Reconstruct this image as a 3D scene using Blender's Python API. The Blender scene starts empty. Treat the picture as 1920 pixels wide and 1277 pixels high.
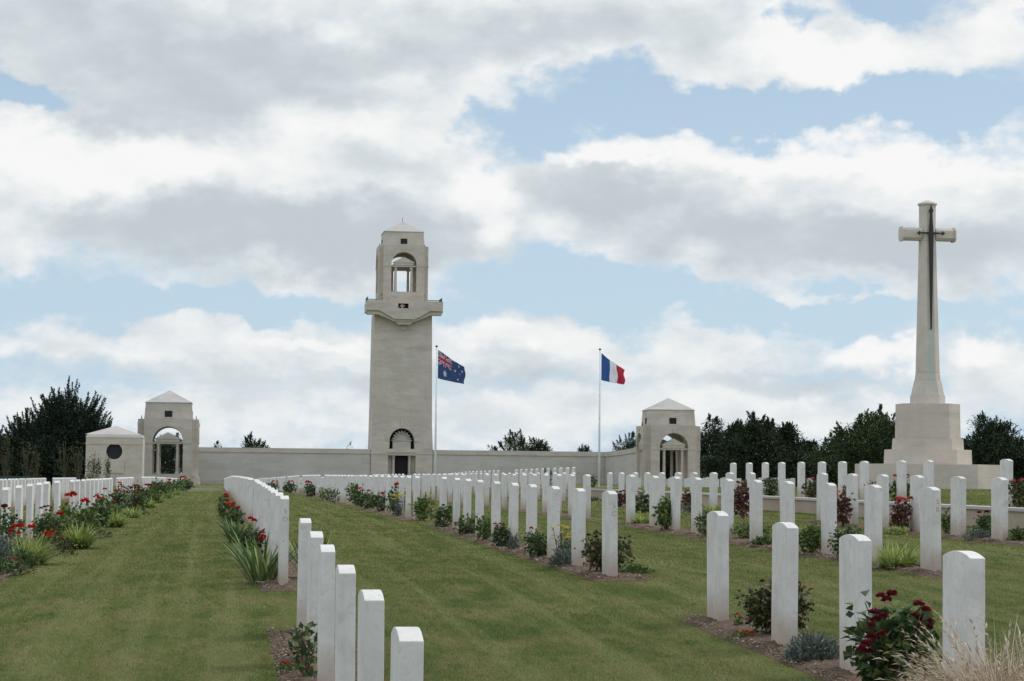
import bpy, bmesh, math, random
import numpy as np
from mathutils import Matrix, Vector

R = math.radians
rng = np.random.default_rng(7)
random.seed(7)
scene = bpy.context.scene
COL = scene.collection

# ------------------------------------------------------------------ basic helpers
def link(o, parent=None):
    COL.objects.link(o)
    if parent is not None:
        o.parent = parent
    return o

def tag(o, label=None, cat=None, group=None, kind=None):
    if label: o['label'] = label
    if cat: o['category'] = cat
    if group: o['group'] = group
    if kind: o['kind'] = kind
    return o

def empty(name, loc, rz=0.0, label=None, cat=None, group=None):
    o = bpy.data.objects.new(name, None)
    o.empty_display_size = 0.2
    o.location = loc
    o.rotation_euler = (0, 0, rz)
    link(o)
    tag(o, label, cat, group)
    return o

def mesh_np(name, V, F, mat=None, smooth=False, tint=None, cols=None):
    """V (n,3); F (m,k) array with constant k"""
    V = np.asarray(V, dtype=np.float32); F = np.asarray(F, dtype=np.int32)
    me = bpy.data.meshes.new(name)
    me.vertices.add(len(V)); me.vertices.foreach_set('co', V.ravel())
    m, k = F.shape
    me.loops.add(m * k); me.loops.foreach_set('vertex_index', F.ravel())
    me.polygons.add(m)
    me.polygons.foreach_set('loop_start', np.arange(0, m * k, k, dtype=np.int32))
    me.polygons.foreach_set('loop_total', np.full(m, k, dtype=np.int32))
    me.update(calc_edges=True)
    if smooth:
        me.polygons.foreach_set('use_smooth', np.ones(m, dtype=bool))
    if tint is not None:
        a = me.attributes.new('tint', 'FLOAT', 'POINT')
        a.data.foreach_set('value', np.asarray(tint, dtype=np.float32))
    if cols is not None:
        a = me.attributes.new('col', 'FLOAT_COLOR', 'POINT')
        a.data.foreach_set('color', np.asarray(cols, dtype=np.float32).ravel())
    if mat: me.materials.append(mat)
    me.validate()
    return me

class MB:
    """collects polygons and links them as ONE mesh object"""
    def __init__(s): s.v = []; s.f = []
    def add(s, vs, fs, M=None):
        b = len(s.v)
        if M is not None: vs = [M @ Vector(p) for p in vs]
        s.v += [tuple(p) for p in vs]
        s.f += [tuple(i + b for i in f) for f in fs]
    def box(s, x0, x1, y0, y1, z0, z1, M=None):
        s.add([(x0,y0,z0),(x1,y0,z0),(x1,y1,z0),(x0,y1,z0),(x0,y0,z1),(x1,y0,z1),(x1,y1,z1),(x0,y1,z1)],
              [(0,3,2,1),(4,5,6,7),(0,1,5,4),(1,2,6,5),(2,3,7,6),(3,0,4,7)], M)
    def frus(s, hx0, hy0, z0, hx1, hy1, z1, cx=0, cy=0, M=None):
        s.add([(cx-hx0,cy-hy0,z0),(cx+hx0,cy-hy0,z0),(cx+hx0,cy+hy0,z0),(cx-hx0,cy+hy0,z0),
               (cx-hx1,cy-hy1,z1),(cx+hx1,cy-hy1,z1),(cx+hx1,cy+hy1,z1),(cx-hx1,cy+hy1,z1)],
              [(0,3,2,1),(4,5,6,7),(0,1,5,4),(1,2,6,5),(2,3,7,6),(3,0,4,7)], M)
    def prism(s, pts, y0, y1, M=None):
        """outline in xz (counter-clockwise seen from -Y), extruded y0..y1"""
        n = len(pts)
        vs = [(p[0], y0, p[1]) for p in pts] + [(p[0], y1, p[1]) for p in pts]
        fs = [tuple(range(n)), tuple(range(2*n-1, n-1, -1))]
        for i in range(n):
            j = (i+1) % n
            fs.append((j, i, i+n, j+n))
        s.add(vs, fs, M)
    def ring(s, prof, n=12, cx=0, cy=0, M=None, rot=0.0, sy=1.0):
        """lathe profile [(r,z)...] about z"""
        vs = []; fs = []
        for r, z in prof:
            for k in range(n):
                a = 2*math.pi*(k)/n + rot
                vs.append((cx + r*math.cos(a), cy + sy*r*math.sin(a), z))
        for i in range(len(prof)-1):
            for k in range(n):
                a = i*n+k; b = i*n+(k+1) % n
                fs.append((a, b, b+n, a+n))
        fs.append(tuple(range(n-1, -1, -1)))
        fs.append(tuple(range((len(prof)-1)*n, len(prof)*n)))
        s.add(vs, fs, M)
    def cham(s, h0, c0, z0, h1, c1, z1, M=None):
        """square with chamfered corners, loft from half size h0 to h1"""
        def o(h, c, z): return [(-h+c,-h,z),(h-c,-h,z),(h,-h+c,z),(h,h-c,z),(h-c,h,z),(-h+c,h,z),(-h,h-c,z),(-h,-h+c,z)]
        vs = o(h0,c0,z0)+o(h1,c1,z1)
        fs = [tuple(range(7,-1,-1)), tuple(range(8,16))]
        for k in range(8):
            j = (k+1) % 8
            fs.append((k, j, j+8, k+8))
        s.add(vs, fs, M)
    def tube(s, pts, r0, r1, n=6):
        pts = [Vector(p) for p in pts]; vs = []; fs = []
        for i, p in enumerate(pts):
            d = (pts[min(i+1, len(pts)-1)] - pts[max(i-1, 0)]).normalized()
            a = d.orthogonal().normalized(); b = d.cross(a)
            r = r0 + (r1-r0)*i/(len(pts)-1)
            for k in range(n):
                t = 2*math.pi*k/n
                vs.append(p + a*math.cos(t)*r + b*math.sin(t)*r)
        for i in range(len(pts)-1):
            for k in range(n):
                q = i*n+k; w = i*n+(k+1) % n
                fs.append((q, w, w+n, q+n))
        fs.append(tuple(range(n-1, -1, -1))); fs.append(tuple(range((len(pts)-1)*n, len(pts)*n)))
        s.add(vs, fs)
    def build(s, name, mat, parent=None, bevel=0.0, smooth=False, loc=None, warp=None):
        vs = s.v if warp is None else [warp(p) for p in s.v]
        me = bpy.data.meshes.new(name)
        me.from_pydata(vs, [], s.f)
        bm = bmesh.new(); bm.from_mesh(me)
        bmesh.ops.recalc_face_normals(bm, faces=bm.faces)
        if bevel > 0:
            es = [e for e in bm.edges if len(e.link_faces) == 2 and e.calc_face_angle(0) > 0.6]
            bmesh.ops.bevel(bm, geom=es, offset=bevel, segments=2, profile=0.6, affect='EDGES', clamp_overlap=True)
        bm.to_mesh(me); bm.free()
        if smooth:
            for p in me.polygons: p.use_smooth = True
        me.materials.append(mat)
        o = bpy.data.objects.new(name, me)
        if loc: o.location = loc
        return link(o, parent)

# ------------------------------------------------------------------ materials
class NT:
    def __init__(s, name):
        s.m = bpy.data.materials.new(name); s.m.use_nodes = True
        s.t = s.m.node_tree; s.n = s.t.nodes
        s.b = s.n['Principled BSDF']
    def node(s, ty, **kw):
        n = s.n.new(ty)
        for k, v in kw.items():
            if k.startswith('_'): setattr(n, k[1:], v)
            else: n.inputs[k.replace('__', ' ')].default_value = v
        return n
    def L(s, a, b): s.t.links.new(a, b)
    def noise(s, vec, scale, detail=4, rough=0.55, dist=0.0):
        n = s.node('ShaderNodeTexNoise', Scale=scale, Detail=detail, Roughness=rough, Distortion=dist)
        if vec is not None: s.L(vec, n.inputs['Vector'])
        return n.outputs['Fac']
    def ramp(s, fac, stops):
        r = s.n.new('ShaderNodeValToRGB')
        e = r.color_ramp.elements
        while len(e) < len(stops): e.new(0.5)
        for i, (p, c) in enumerate(stops):
            e[i].position = p; e[i].color = (c[0], c[1], c[2], 1) if not isinstance(c, (int, float)) else (c, c, c, 1)
        s.L(fac, r.inputs['Fac']); return r.outputs['Color']
    def mix(s, fac, a, b, mode='MIX'):
        m = s.n.new('ShaderNodeMix'); m.data_type = 'RGBA'; m.blend_type = mode
        for sock, v in ((m.inputs[0], fac), (m.inputs[6], a), (m.inputs[7], b)):
            if hasattr(v, 'links'): s.L(v, sock)
            elif isinstance(v, (int, float)): sock.default_value = v
            else: sock.default_value = (v[0], v[1], v[2], 1)
        return m.outputs[2]
    def math(s, op, a, b=None, clamp=False):
        m = s.n.new('ShaderNodeMath'); m.operation = op; m.use_clamp = clamp
        for i, v in enumerate((a, b)):
            if v is None: continue
            if hasattr(v, 'links'): s.L(v, m.inputs[i])
            else: m.inputs[i].default_value = v
        return m.outputs[0]
    def coord(s, which='Object'): return s.node('ShaderNodeTexCoord').outputs[which]
    def pos(s): return s.node('ShaderNodeNewGeometry').outputs['Position']
    def scale(s, vec, sc):
        m = s.n.new('ShaderNodeMapping'); m.inputs['Scale'].default_value = sc
        s.L(vec, m.inputs['Vector']); return m.outputs[0]
    def bump(s, h, strength, dist):
        b = s.node('ShaderNodeBump', Strength=strength, Distance=dist)
        s.L(h, b.inputs['Height']); s.L(b.outputs[0], s.b.inputs['Normal'])
    def col(s, c): s.L(c, s.b.inputs['Base Color'])
    def rough(s, v, spec=0.3):
        s.b.inputs['Roughness'].default_value = v; s.b.inputs['Specular IOR Level'].default_value = spec

def mat_headstone():
    t = NT('portland_headstone')
    oi = t.node('ShaderNodeObjectInfo')
    co = t.coord('Object')
    add = t.n.new('ShaderNodeVectorMath'); add.operation = 'ADD'
    sc = t.n.new('ShaderNodeVectorMath'); sc.operation = 'SCALE'
    t.L(oi.outputs['Location'], sc.inputs[0]); sc.inputs['Scale'].default_value = 3.7
    t.L(co, add.inputs[0]); t.L(sc.outputs[0], add.inputs[1]); v = add.outputs[0]
    n1 = t.noise(v, 5, 5, 0.6)
    n2 = t.noise(v, 22, 6, 0.7)
    base = t.ramp(n1, [(0.3, (0.60, 0.565, 0.53)), (0.5, (0.68, 0.65, 0.615)), (0.72, (0.735, 0.71, 0.675))])
    spots = t.ramp(n2, [(0.28, 0.0), (0.36, 1.0)])
    c = t.mix(t.math('SUBTRACT', 1.0, spots), base, (0.40, 0.38, 0.34))
    sp = t.noise(v, 9, 3, 0.5)
    lich = t.ramp(sp, [(0.64, 0.0), (0.70, 0.35)])
    c = t.mix(lich, c, (0.46, 0.41, 0.33))
    # soil splash just above the ground
    sep = t.node('ShaderNodeSeparateXYZ'); t.L(co, sep.inputs[0])
    zz = t.math('ADD', sep.outputs['Z'], t.math('MULTIPLY', t.math('SUBTRACT', n1, 0.5), 0.22))
    st = t.node('ShaderNodeMapRange', _interpolation_type='SMOOTHSTEP', From__Min=0.02, From__Max=0.26, To__Min=0.75, To__Max=0.0) if False else None
    mr = t.n.new('ShaderNodeMapRange'); mr.interpolation_type = 'SMOOTHSTEP'
    mr.inputs[1].default_value = 0.0; mr.inputs[2].default_value = 0.36; mr.inputs[3].default_value = 0.95; mr.inputs[4].default_value = 0.0
    t.L(zz, mr.inputs[0])
    c = t.mix(mr.outputs[0], c, (0.43, 0.315, 0.235))
    blot = t.ramp(t.noise(v, 13, 6, 0.75, 1.2), [(0.50, 0.0), (0.60, 0.32)])
    c = t.mix(blot, c, (0.47, 0.44, 0.405))
    chip = t.ramp(t.noise(v, 34, 3, 0.6), [(0.70, 0.0), (0.73, 0.75)])
    c = t.mix(chip, c, (0.27, 0.25, 0.22))
    # streaks
    stn = t.noise(t.scale(v, (30, 30, 1.6)), 1.0, 3, 0.5)
    c = t.mix(t.ramp(stn, [(0.5, 0.0), (0.8, 0.28)]), c, (0.40, 0.385, 0.35))
    rv = t.math('MULTIPLY', oi.outputs['Random'], 0.16)
    c = t.mix(rv, c, (0.42, 0.40, 0.36))
    t.col(c); t.rough(0.75, 0.25)
    t.bump(t.noise(v, 120, 4, 0.7), 0.25, 0.004)
    return t.m

def mat_masonry(name, base, dark, warm, bw=1.1, bh=0.42, scale=1.0, joint=0.15):
    t = NT(name)
    p = t.pos()
    sep = t.node('ShaderNodeSeparateXYZ'); t.L(p, sep.inputs[0])
    cb = t.node('ShaderNodeCombineXYZ')
    jit = t.math('MULTIPLY', t.math('SUBTRACT', t.noise(t.scale(p, (0.02, 0.02, 1.9)), 1.0, 1, 0.5), .5), 3.0)
    t.L(t.math('ADD', t.math('ADD', sep.outputs['X'], sep.outputs['Y']), jit), cb.inputs[0]); t.L(sep.outputs['Z'], cb.inputs[1])
    br = t.node('ShaderNodeTexBrick', Scale=1.0, _squash=1.6, _squash_frequency=3, _offset=0.37)
    br.inputs['Mortar Size'].default_value = 0.022; br.inputs['Brick Width'].default_value = bw; br.inputs['Row Height'].default_value = bh
    br.inputs['Color1'].default_value = (0.25,0.25,0.25,1); br.inputs['Color2'].default_value = (0.9,0.9,0.9,1); br.inputs['Mortar'].default_value = (0.5,0.5,0.5,1)
    br.inputs['Mortar Smooth'].default_value = 0.4
    t.L(cb.outputs[0], br.inputs['Vector'])
    n1 = t.noise(p, 0.35*scale, 6, 0.65)
    n2 = t.noise(p, 3.0*scale, 6, 0.7)
    c = t.mix(t.ramp(n1, [(0.35, 0.0), (0.65, 1.0)]), base, dark)
    sb = t.n.new('ShaderNodeSeparateColor'); t.L(br.outputs['Color'], sb.inputs[0])
    c = t.mix(t.math('MULTIPLY', t.ramp(sb.outputs[0], [(0.5, 0.0), (0.85, 1.0)]), 0.55), c, warm)
    hb_ = t.noise(t.scale(p, (0.35, 0.35, 1.3)), 1.0, 5, 0.65)
    c = t.mix(t.ramp(hb_, [(0.48, 0.0), (0.66, 0.65)]), c, tuple(x*0.80 for x in warm))
    c = t.mix(t.math('MULTIPLY', t.ramp(sb.outputs[0], [(0.28, 1.0), (0.45, 0.0)]), 0.42), c, (dark[0]*.82, dark[1]*.82, dark[2]*.84))
    c = t.mix(t.math('MULTIPLY', br.outputs['Fac'], joint), c, (dark[0]*0.6, dark[1]*0.6, dark[2]*0.6))
    stn = t.noise(t.scale(p, (2.2, 2.2, 0.18)), 1.0, 5, 0.6)
    c = t.mix(t.ramp(stn, [(0.5, 0.0), (0.8, 0.20)]), c, (dark[0]*0.72, dark[1]*0.72, dark[2]*0.72))
    c = t.mix(t.ramp(n2, [(0.4, 0.0), (0.8, 0.3)]), c, (dark[0]*0.8, dark[1]*0.78, dark[2]*0.75))
    t.col(c); t.rough(0.85, 0.2)
    t.bump(n2, 0.3, 0.03)
    return t.m

def mat_plain(name, colr, rough=0.6, spec=0.3, metal=0.0, var=0.12, scale=8.0):
    t = NT(name)
    n = t.noise(t.coord('Object'), scale, 4, 0.6)
    c = t.mix(t.ramp(n, [(0.3, 0.0), (0.7, 1.0)]), tuple(x*(1-var) for x in colr), tuple(min(1, x*(1+var)) for x in colr))
    t.col(c); t.rough(rough, spec); t.b.inputs['Metallic'].default_value = metal
    return t.m

def mat_leaf(name, a, b, rough=0.55, trans=0.15, third=None):
    t = NT(name)
    at = t.node('ShaderNodeAttribute', _attribute_name='tint')
    if third: c = t.ramp(at.outputs['Fac'], [(0.0, a), (0.72, b), (0.95, third)])
    else: c = t.ramp(at.outputs['Fac'], [(0.0, a), (1.0, b)])
    t.col(c); t.rough(rough, 0.25)
    if trans > 0:
        tr = t.node('ShaderNodeBsdfTranslucent'); t.L(c, tr.inputs['Color'])
        ms = t.node('ShaderNodeMixShader'); ms.inputs[0].default_value = trans
        t.L(t.b.outputs[0], ms.inputs[1]); t.L(tr.outputs[0], ms.inputs[2])
        t.L(ms.outputs[0], t.n['Material Output'].inputs['Surface'])
    return t.m

def lawn_colour(t, lift=1.0):
    p = t.pos()
    n1 = t.noise(t.scale(p, (0.8, 0.22, 1)), 1.0, 6, 0.7, 0.5)
    n2 = t.noise(t.scale(p, (2.6, 0.75, 1)), 1.0, 6, 0.75, 0.4)
    n3 = t.noise(t.scale(p, (0.25, 0.10, 1)), 1.0, 3, 0.5)
    n4 = t.noise(t.scale(p, (4.0, 1.1, 1)), 1.0, 5, 0.8)
    n5 = t.noise(t.scale(p, (4.2, 0.06, 1)), 1.0, 3, 0.55)
    g1 = tuple(x*lift for x in (0.068, 0.092, 0.019)); g2 = tuple(x*lift for x in (0.110, 0.127, 0.034)); br = tuple(x*lift for x in (0.198, 0.163, 0.072))
    c = t.mix(t.ramp(n1, [(0.40, 0.0), (0.60, 1.0)]), g1, g2)
    c = t.mix(t.math('MULTIPLY', t.ramp(n2, [(0.44, 0.0), (0.60, 1.0)]), 0.58), c, br)
    c = t.mix(t.math('MULTIPLY', t.ramp(n3, [(0.48, 0.0), (0.62, 1.0)]), 0.35), c, tuple(x*lift for x in (0.140, 0.140, 0.052)))
    c = t.mix(t.math('MULTIPLY', t.ramp(n4, [(0.52, 0.0), (0.62, 1.0)]), 0.55), c, tuple(x*lift for x in (0.040, 0.080, 0.015)))
    # mowing streaks running with the rows
    c = t.mix(t.math('MULTIPLY', t.ramp(n5, [(0.48, 0.0), (0.62, 1.0)]), 0.42), c, tuple(x*lift for x in (0.185, 0.190, 0.075)))
    return c, p

def mat_lawn():
    t = NT('mown_lawn')
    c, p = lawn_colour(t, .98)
    t.col(c); t.rough(0.95, 0.1)
    h = t.noise(t.scale(p, (1, 1, 1)), 45, 5, 0.8)
    t.bump(h, 0.8, 0.03)
    return t.m

def mat_blade():
    t = NT('grass_blade')
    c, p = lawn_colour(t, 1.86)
    at = t.node('ShaderNodeAttribute', _attribute_name='tint')
    c = t.mix(t.ramp(at.outputs['Fac'], [(0.0, 0.35), (0.5, 0.0)]), c, (0.075, 0.105, 0.022))
    c = t.mix(t.ramp(at.outputs['Fac'], [(0.82, 0.0), (1.0, 0.55)]), c, (0.30, 0.26, 0.13))
    t.col(c); t.rough(0.8, 0.08)
    return t.m

def mat_soil():
    t = NT('bed_soil')
    p = t.pos()
    n1 = t.noise(p, 14, 6, 0.75)
    n2 = t.noise(p, 60, 5, 0.8)
    c = t.ramp(n1, [(0.3, (0.085, 0.055, 0.038)), (0.55, (0.15, 0.105, 0.075)), (0.75, (0.21, 0.16, 0.12))])
    c = t.mix(t.ramp(n2, [(0.6, 0.0), (0.75, 0.6)]), c, (0.33, 0.27, 0.21))
    t.col(c); t.rough(0.95, 0.1); t.bump(n2, 0.7, 0.02)
    return t.m

M = {}
M['head'] = mat_headstone()
M['headfar'] = mat_plain('distant_headstone', (0.64, 0.62, 0.595), 0.8, 0.2, var=0.06, scale=1.5)
M['mem'] = mat_masonry('memorial_limestone', (0.60, 0.54, 0.475), (0.50, 0.445, 0.385), (0.545, 0.45, 0.36))
M['memdark'] = mat_masonry('weathered_wall_stone', (0.56, 0.52, 0.475), (0.50, 0.465, 0.425), (0.54, 0.485, 0.43), bw=1.6, bh=0.8, joint=0.15)
M['roof'] = mat_masonry('roof_stone', (0.50, 0.475, 0.445), (0.44, 0.415, 0.39), (0.48, 0.44, 0.40), bw=1.4, bh=0.5, joint=0.12)
M['cross'] = mat_masonry('cross_limestone', (0.60, 0.525, 0.455), (0.53, 0.46, 0.395), (0.56, 0.465, 0.385), bw=0.9, bh=0.5, scale=2.5, joint=0.15)
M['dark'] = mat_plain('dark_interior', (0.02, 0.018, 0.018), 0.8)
M['glass'] = mat_plain('dark_round_pane', (0.030, 0.030, 0.036), 0.6, 0.2)
M['bronze'] = mat_plain('dark_bronze', (0.022, 0.02, 0.02), 0.5, 0.4)
M['iron'] = mat_plain('railing_iron', (0.06, 0.06, 0.065), 0.6, 0.3)
M['pole'] = mat_plain('white_painted_pole', (0.76, 0.80, 0.80), 0.4, 0.4)
M['letter'] = mat_plain('incised_letter', (0.25, 0.23, 0.21), 0.9)
M['lawn'] = mat_lawn(); M['blade'] = mat_blade(); M['soil'] = mat_soil()
M['kerb'] = mat_masonry('terrace_stone', (0.46, 0.365, 0.285), (0.38, 0.30, 0.235), (0.44, 0.335, 0.255), bw=1.0, bh=0.5, scale=3, joint=0.25)
M['pebble'] = mat_leaf('soil_pebbles', (0.10, 0.066, 0.045), (0.25, 0.185, 0.14), 0.9, 0, (0.45, 0.37, 0.30))
M['rose'] = mat_leaf('rose_leaves', (0.030, 0.058, 0.024), (0.085, 0.135, 0.048), 0.45, 0.15, (0.17, 0.20, 0.06))
M['rosebronze'] = mat_leaf('rose_leaves_bronze', (0.030, 0.045, 0.022), (0.085, 0.105, 0.035), 0.45, 0.12, (0.16, 0.06, 0.035))
M['redleaf'] = mat_leaf('dark_red_foliage', (0.06, 0.018, 0.018), (0.14, 0.035, 0.028), 0.5, 0.12, (0.06, 0.08, 0.03))
M['lily'] = mat_leaf('lily_leaves', (0.15, 0.215, 0.045), (0.32, 0.39, 0.10), 0.5, 0.25, (0.48, 0.50, 0.20))
M['iris'] = mat_leaf('iris_leaves', (0.055, 0.115, 0.035), (0.16, 0.24, 0.075), 0.5, 0.15, (0.42, 0.42, 0.20))
M['green'] = mat_leaf('soft_green_leaves', (0.060, 0.105, 0.025), (0.155, 0.215, 0.058), 0.55, 0.15)
M['silver'] = mat_leaf('silver_leaves', (0.07, 0.09, 0.075), (0.19, 0.225, 0.19), 0.6, 0.1)
M['straw'] = mat_leaf('dry_straw', (0.30, 0.22, 0.15), (0.54, 0.43, 0.32), 0.7, 0.2, (0.68, 0.58, 0.45))
M['stem'] = mat_plain('plant_stem', (0.075, 0.075, 0.035), 0.7)
M['cane'] = mat_plain('rose_cane', (0.10, 0.07, 0.04), 0.7)
M['red'] = mat_leaf('red_petals', (0.38, 0.008, 0.010), (0.70, 0.022, 0.025), 0.5, 0.15)
M['crimson'] = mat_leaf('crimson_petals', (0.10, 0.007, 0.014), (0.26, 0.016, 0.034), 0.5, 0.12)
M['pink'] = mat_leaf('pink_red_petals', (0.55, 0.03, 0.06), (0.80, 0.10, 0.14), 0.5, 0.15)
M['orange'] = mat_leaf('orange_red_petals', (0.45, 0.05, 0.01), (0.70, 0.14, 0.03), 0.5, 0.15)
M['yellow'] = mat_leaf('yellow_petals', (0.48, 0.36, 0.03), (0.72, 0.58, 0.06), 0.6, 0.1)
M['purple'] = mat_leaf('purple_petals', (0.14, 0.06, 0.20), (0.24, 0.11, 0.32), 0.6, 0.1)
M['yew'] = mat_leaf('yew_foliage', (0.016, 0.028, 0.014), (0.045, 0.068, 0.028), 0.7, 0.0)
M['conifer'] = mat_leaf('dark_conifer_foliage', (0.014, 0.027, 0.018), (0.042, 0.062, 0.036), 0.7, 0.0)
M['treegreen'] = mat_leaf('deciduous_foliage', (0.026, 0.048, 0.016), (0.075, 0.105, 0.035), 0.6, 0.05)
M['sapling'] = mat_leaf('sapling_foliage', (0.040, 0.055, 0.016), (0.10, 0.115, 0.035), 0.6, 0.05)
M['bark'] = mat_plain('bark', (0.07, 0.055, 0.042), 0.9)
M['net'] = mat_plain('green_netting', (0.03, 0.075, 0.06), 0.8)
M['skin'] = mat_plain('skin', (0.50, 0.32, 0.24), 0.6)
M['shirt'] = mat_plain('pale_pink_shirt', (0.60, 0.46, 0.45), 0.8)
M['hair'] = mat_plain('dark_hair', (0.04, 0.03, 0.025), 0.7)

# ------------------------------------------------------------------ camera: eye at the origin, rows run along +Y
F_PX = 4000.0
YAW, PITCH, ROLL = R(7.80), R(3.545), R(0.60)
cam = bpy.data.cameras.new('camera')
cam.sensor_fit = 'HORIZONTAL'; cam.sensor_width = 36.0; cam.lens = 36.0*F_PX/1920.0
cam.clip_start = 0.3; cam.clip_end = 9000
co = bpy.data.objects.new('camera', cam)
co.location = (0, 0, 0)
Rm = Matrix.Rotation(-YAW, 4, 'Z') @ Matrix.Rotation(math.pi/2 + PITCH, 4, 'X') @ Matrix.Rotation(ROLL, 4, 'Z')
co.rotation_euler = Rm.to_euler('XYZ')
link(co); scene.camera = co
CA, SA = math.cos(YAW), math.sin(YAW)
VX = 412.0
def X_at(px, d): return (px - VX)*d/4037.0              # lateral place of a thing seen at px, depth d
def Y_at(X, d): return (d - SA*X)/CA
def XY(px, d):
    x = X_at(px, d); return x, Y_at(x, d)

# ------------------------------------------------------------------ terrain
_by = [-20, 0, 6.5, 8, 9.6, 11.5, 13, 15, 19.3, 27, 34, 45, 60, 75, 91, 116, 156, 182, 260, 400, 1200, 6000]
_bz = [-1.6, -1.40, -1.318, -1.288, -1.257, -1.229, -1.2, -1.16, -1.05, -1.01, -0.97, -0.975, -1.0, -1.03, -1.08, -1.22, -1.44, -1.56, -1.74, -2.2, -6, -30]
_ty = [0, 100, 160, 225]; _tt = [0.022, 0.021, 0.0145, 0.0]
TX = 11.5
def g0(x, y):
    x = np.asarray(x, float); y = np.asarray(y, float)
    return np.interp(y, _by, _bz) + np.interp(y, _ty, _tt)*np.clip(x, -12, 28)
def tz(y): return np.interp(y, [0, 55, 76, 110, 150], [-0.50, -0.51, -0.585, -0.78, -1.3])
def ground(x, y):
    z = g0(x, y)
    return np.where(np.asarray(x) > TX, np.maximum(z, tz(y)), z)
def gz(x, y): return float(ground(x, y))

def sheet(name, xs, ys, zf, mat, dz=0.0):
    X, Y = np.meshgrid(xs, ys)
    Z = zf(X, Y) + dz
    V = np.stack([X, Y, Z], -1).reshape(-1, 3)
    nx, ny = len(xs), len(ys)
    i = np.arange((ny-1)*nx).reshape(ny-1, nx)[:, :-1].ravel()
    Fq = np.stack([i, i+1, i+nx+1, i+nx], 1)
    return link(bpy.data.objects.new(name, mesh_np(name, V, Fq, mat, smooth=True)))

ys = np.concatenate([np.arange(-20, 60, 0.5), np.arange(60, 300, 2.0), np.array([300, 320, 350, 400, 500, 700, 1000, 1500, 2500, 4000, 6500])])
xl = np.concatenate([np.array([-3000, -1500, -700, -300, -150, -80, -50, -30, -20]), np.arange(-12, 11.01, 0.5), np.array([11.5])])
xr = np.concatenate([np.array([11.5]), np.arange(12, 30.1, 0.5), np.array([35, 40, 50, 70, 100, 180, 400, 900, 1800, 3500])])
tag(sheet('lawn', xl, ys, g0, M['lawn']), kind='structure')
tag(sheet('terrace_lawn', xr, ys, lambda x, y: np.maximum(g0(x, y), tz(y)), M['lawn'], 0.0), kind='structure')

# low retaining wall along the edge of the raised terrace
mb = MB()
yy = np.arange(14, 130, 2.0)
for a, b in zip(yy[:-1], yy[1:]):
    ta, tb = float(tz(a))+0.03, float(tz(b))+0.03
    ga, gb = gz(11.3, a)-0.3, gz(11.3, b)-0.3
    mb.add([(11.34,a,ga),(11.60,a,ga),(11.60,b,gb),(11.34,b,gb),(11.34,a,ta),(11.60,a,ta),(11.60,b,tb),(11.34,b,tb)],
           [(0,3,2,1),(4,5,6,7),(1,2,6,5),(3,0,4,7)])
tw = empty('terrace_wall', (11.45, 14, gz(11.3, 14)), label='low cream stone retaining wall along the edge of the raised right lawn', cat='wall')
o = mb.build('wall_face', M['kerb'], tw, loc=(-11.45, -14, -gz(11.3, 14)))
mb = MB()
for a, b in zip(yy[:-1], yy[1:]):
    ta, tb = float(tz(a))+0.03, float(tz(b))+0.03
    mb.add([(11.31,a,ta),(11.63,a,ta),(11.63,b,tb),(11.31,b,tb),(11.31,a,ta+.045),(11.63,a,ta+.045),(11.63,b,tb+.045),(11.31,b,tb+.045)],
           [(0,3,2,1),(4,5,6,7),(1,2,6,5),(3,0,4,7)])
mb.build('coping', M['roof'], tw, loc=(-11.45, -14, -gz(11.3, 14)))

# pale edging across the far end of the grass aisle
mb = MB(); mb.box(-4.4, 0.3, 149.7, 150.1, gz(-2, 150)-0.1, gz(-2, 150)+0.10)
tag(mb.build('stone_kerb', M['roof']), 'pale stone kerb crossing the far end of the left grass aisle', 'kerb')

# ------------------------------------------------------------------ headstones
def make_headstone_mesh():
    w, h, t, sag = 0.19, 0.812, 0.038, 0.030
    r = (w*w + sag*sag)/(2*sag)
    pts = [(-w, -0.12), (w, -0.12), (w, h-sag)]
    a0 = math.asin(w/r); n = 14
    for i in range(1, n):
        a = a0 - 2*a0*i/n
        pts.append((r*math.sin(a), h-r + r*math.cos(a)))
    pts.append((-w, h-sag))
    b = MB(); b.prism(pts, -t, t)
    o = b.build('headstone', M['head'], bevel=0.004)
    me = o.data
    # turn so that the broad face looks along X and the narrow end along Y
    me.transform(Matrix.Rotation(math.pi/2, 4, 'Z'))
    bpy.data.objects.remove(o)
    return me
HS = make_headstone_mesh()

ORD = ['first','second','third','fourth','fifth','sixth','seventh','eighth','ninth','tenth','eleventh','twelfth','thirteenth']
def stone(x, y, label, group, turn=0.0, dz=0.0, tilt=1.0):
    o = bpy.data.objects.new('headstone', HS)
    o.location = (x, y, gz(x, y) + dz)
    o.rotation_euler = (R(random.uniform(-.55, .55))*tilt, R(random.uniform(-.45, .45))*tilt, turn + R(random.uniform(-1.0, 1.0)))
    link(o); tag(o, label, 'headstone', group)
    return o

XA, XC, XD, XE, XF, XL1, XL2 = 0.60, 3.62, 6.66, 9.71, 12.71, -2.65, -5.68
stones_xy = []      # for bed cutting
def row(x, ysl, lab, group):
    res = []
    for i, y in enumerate(ysl):
        jx = x + random.uniform(-.008, .008)
        res.append(stone(jx, y, lab % ORD[i] if '%s' in lab else lab, group))
    return res
def dl(X, ds): return [Y_at(X, d) + 0.19 for d in ds]     # d was read at the near end

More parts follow.
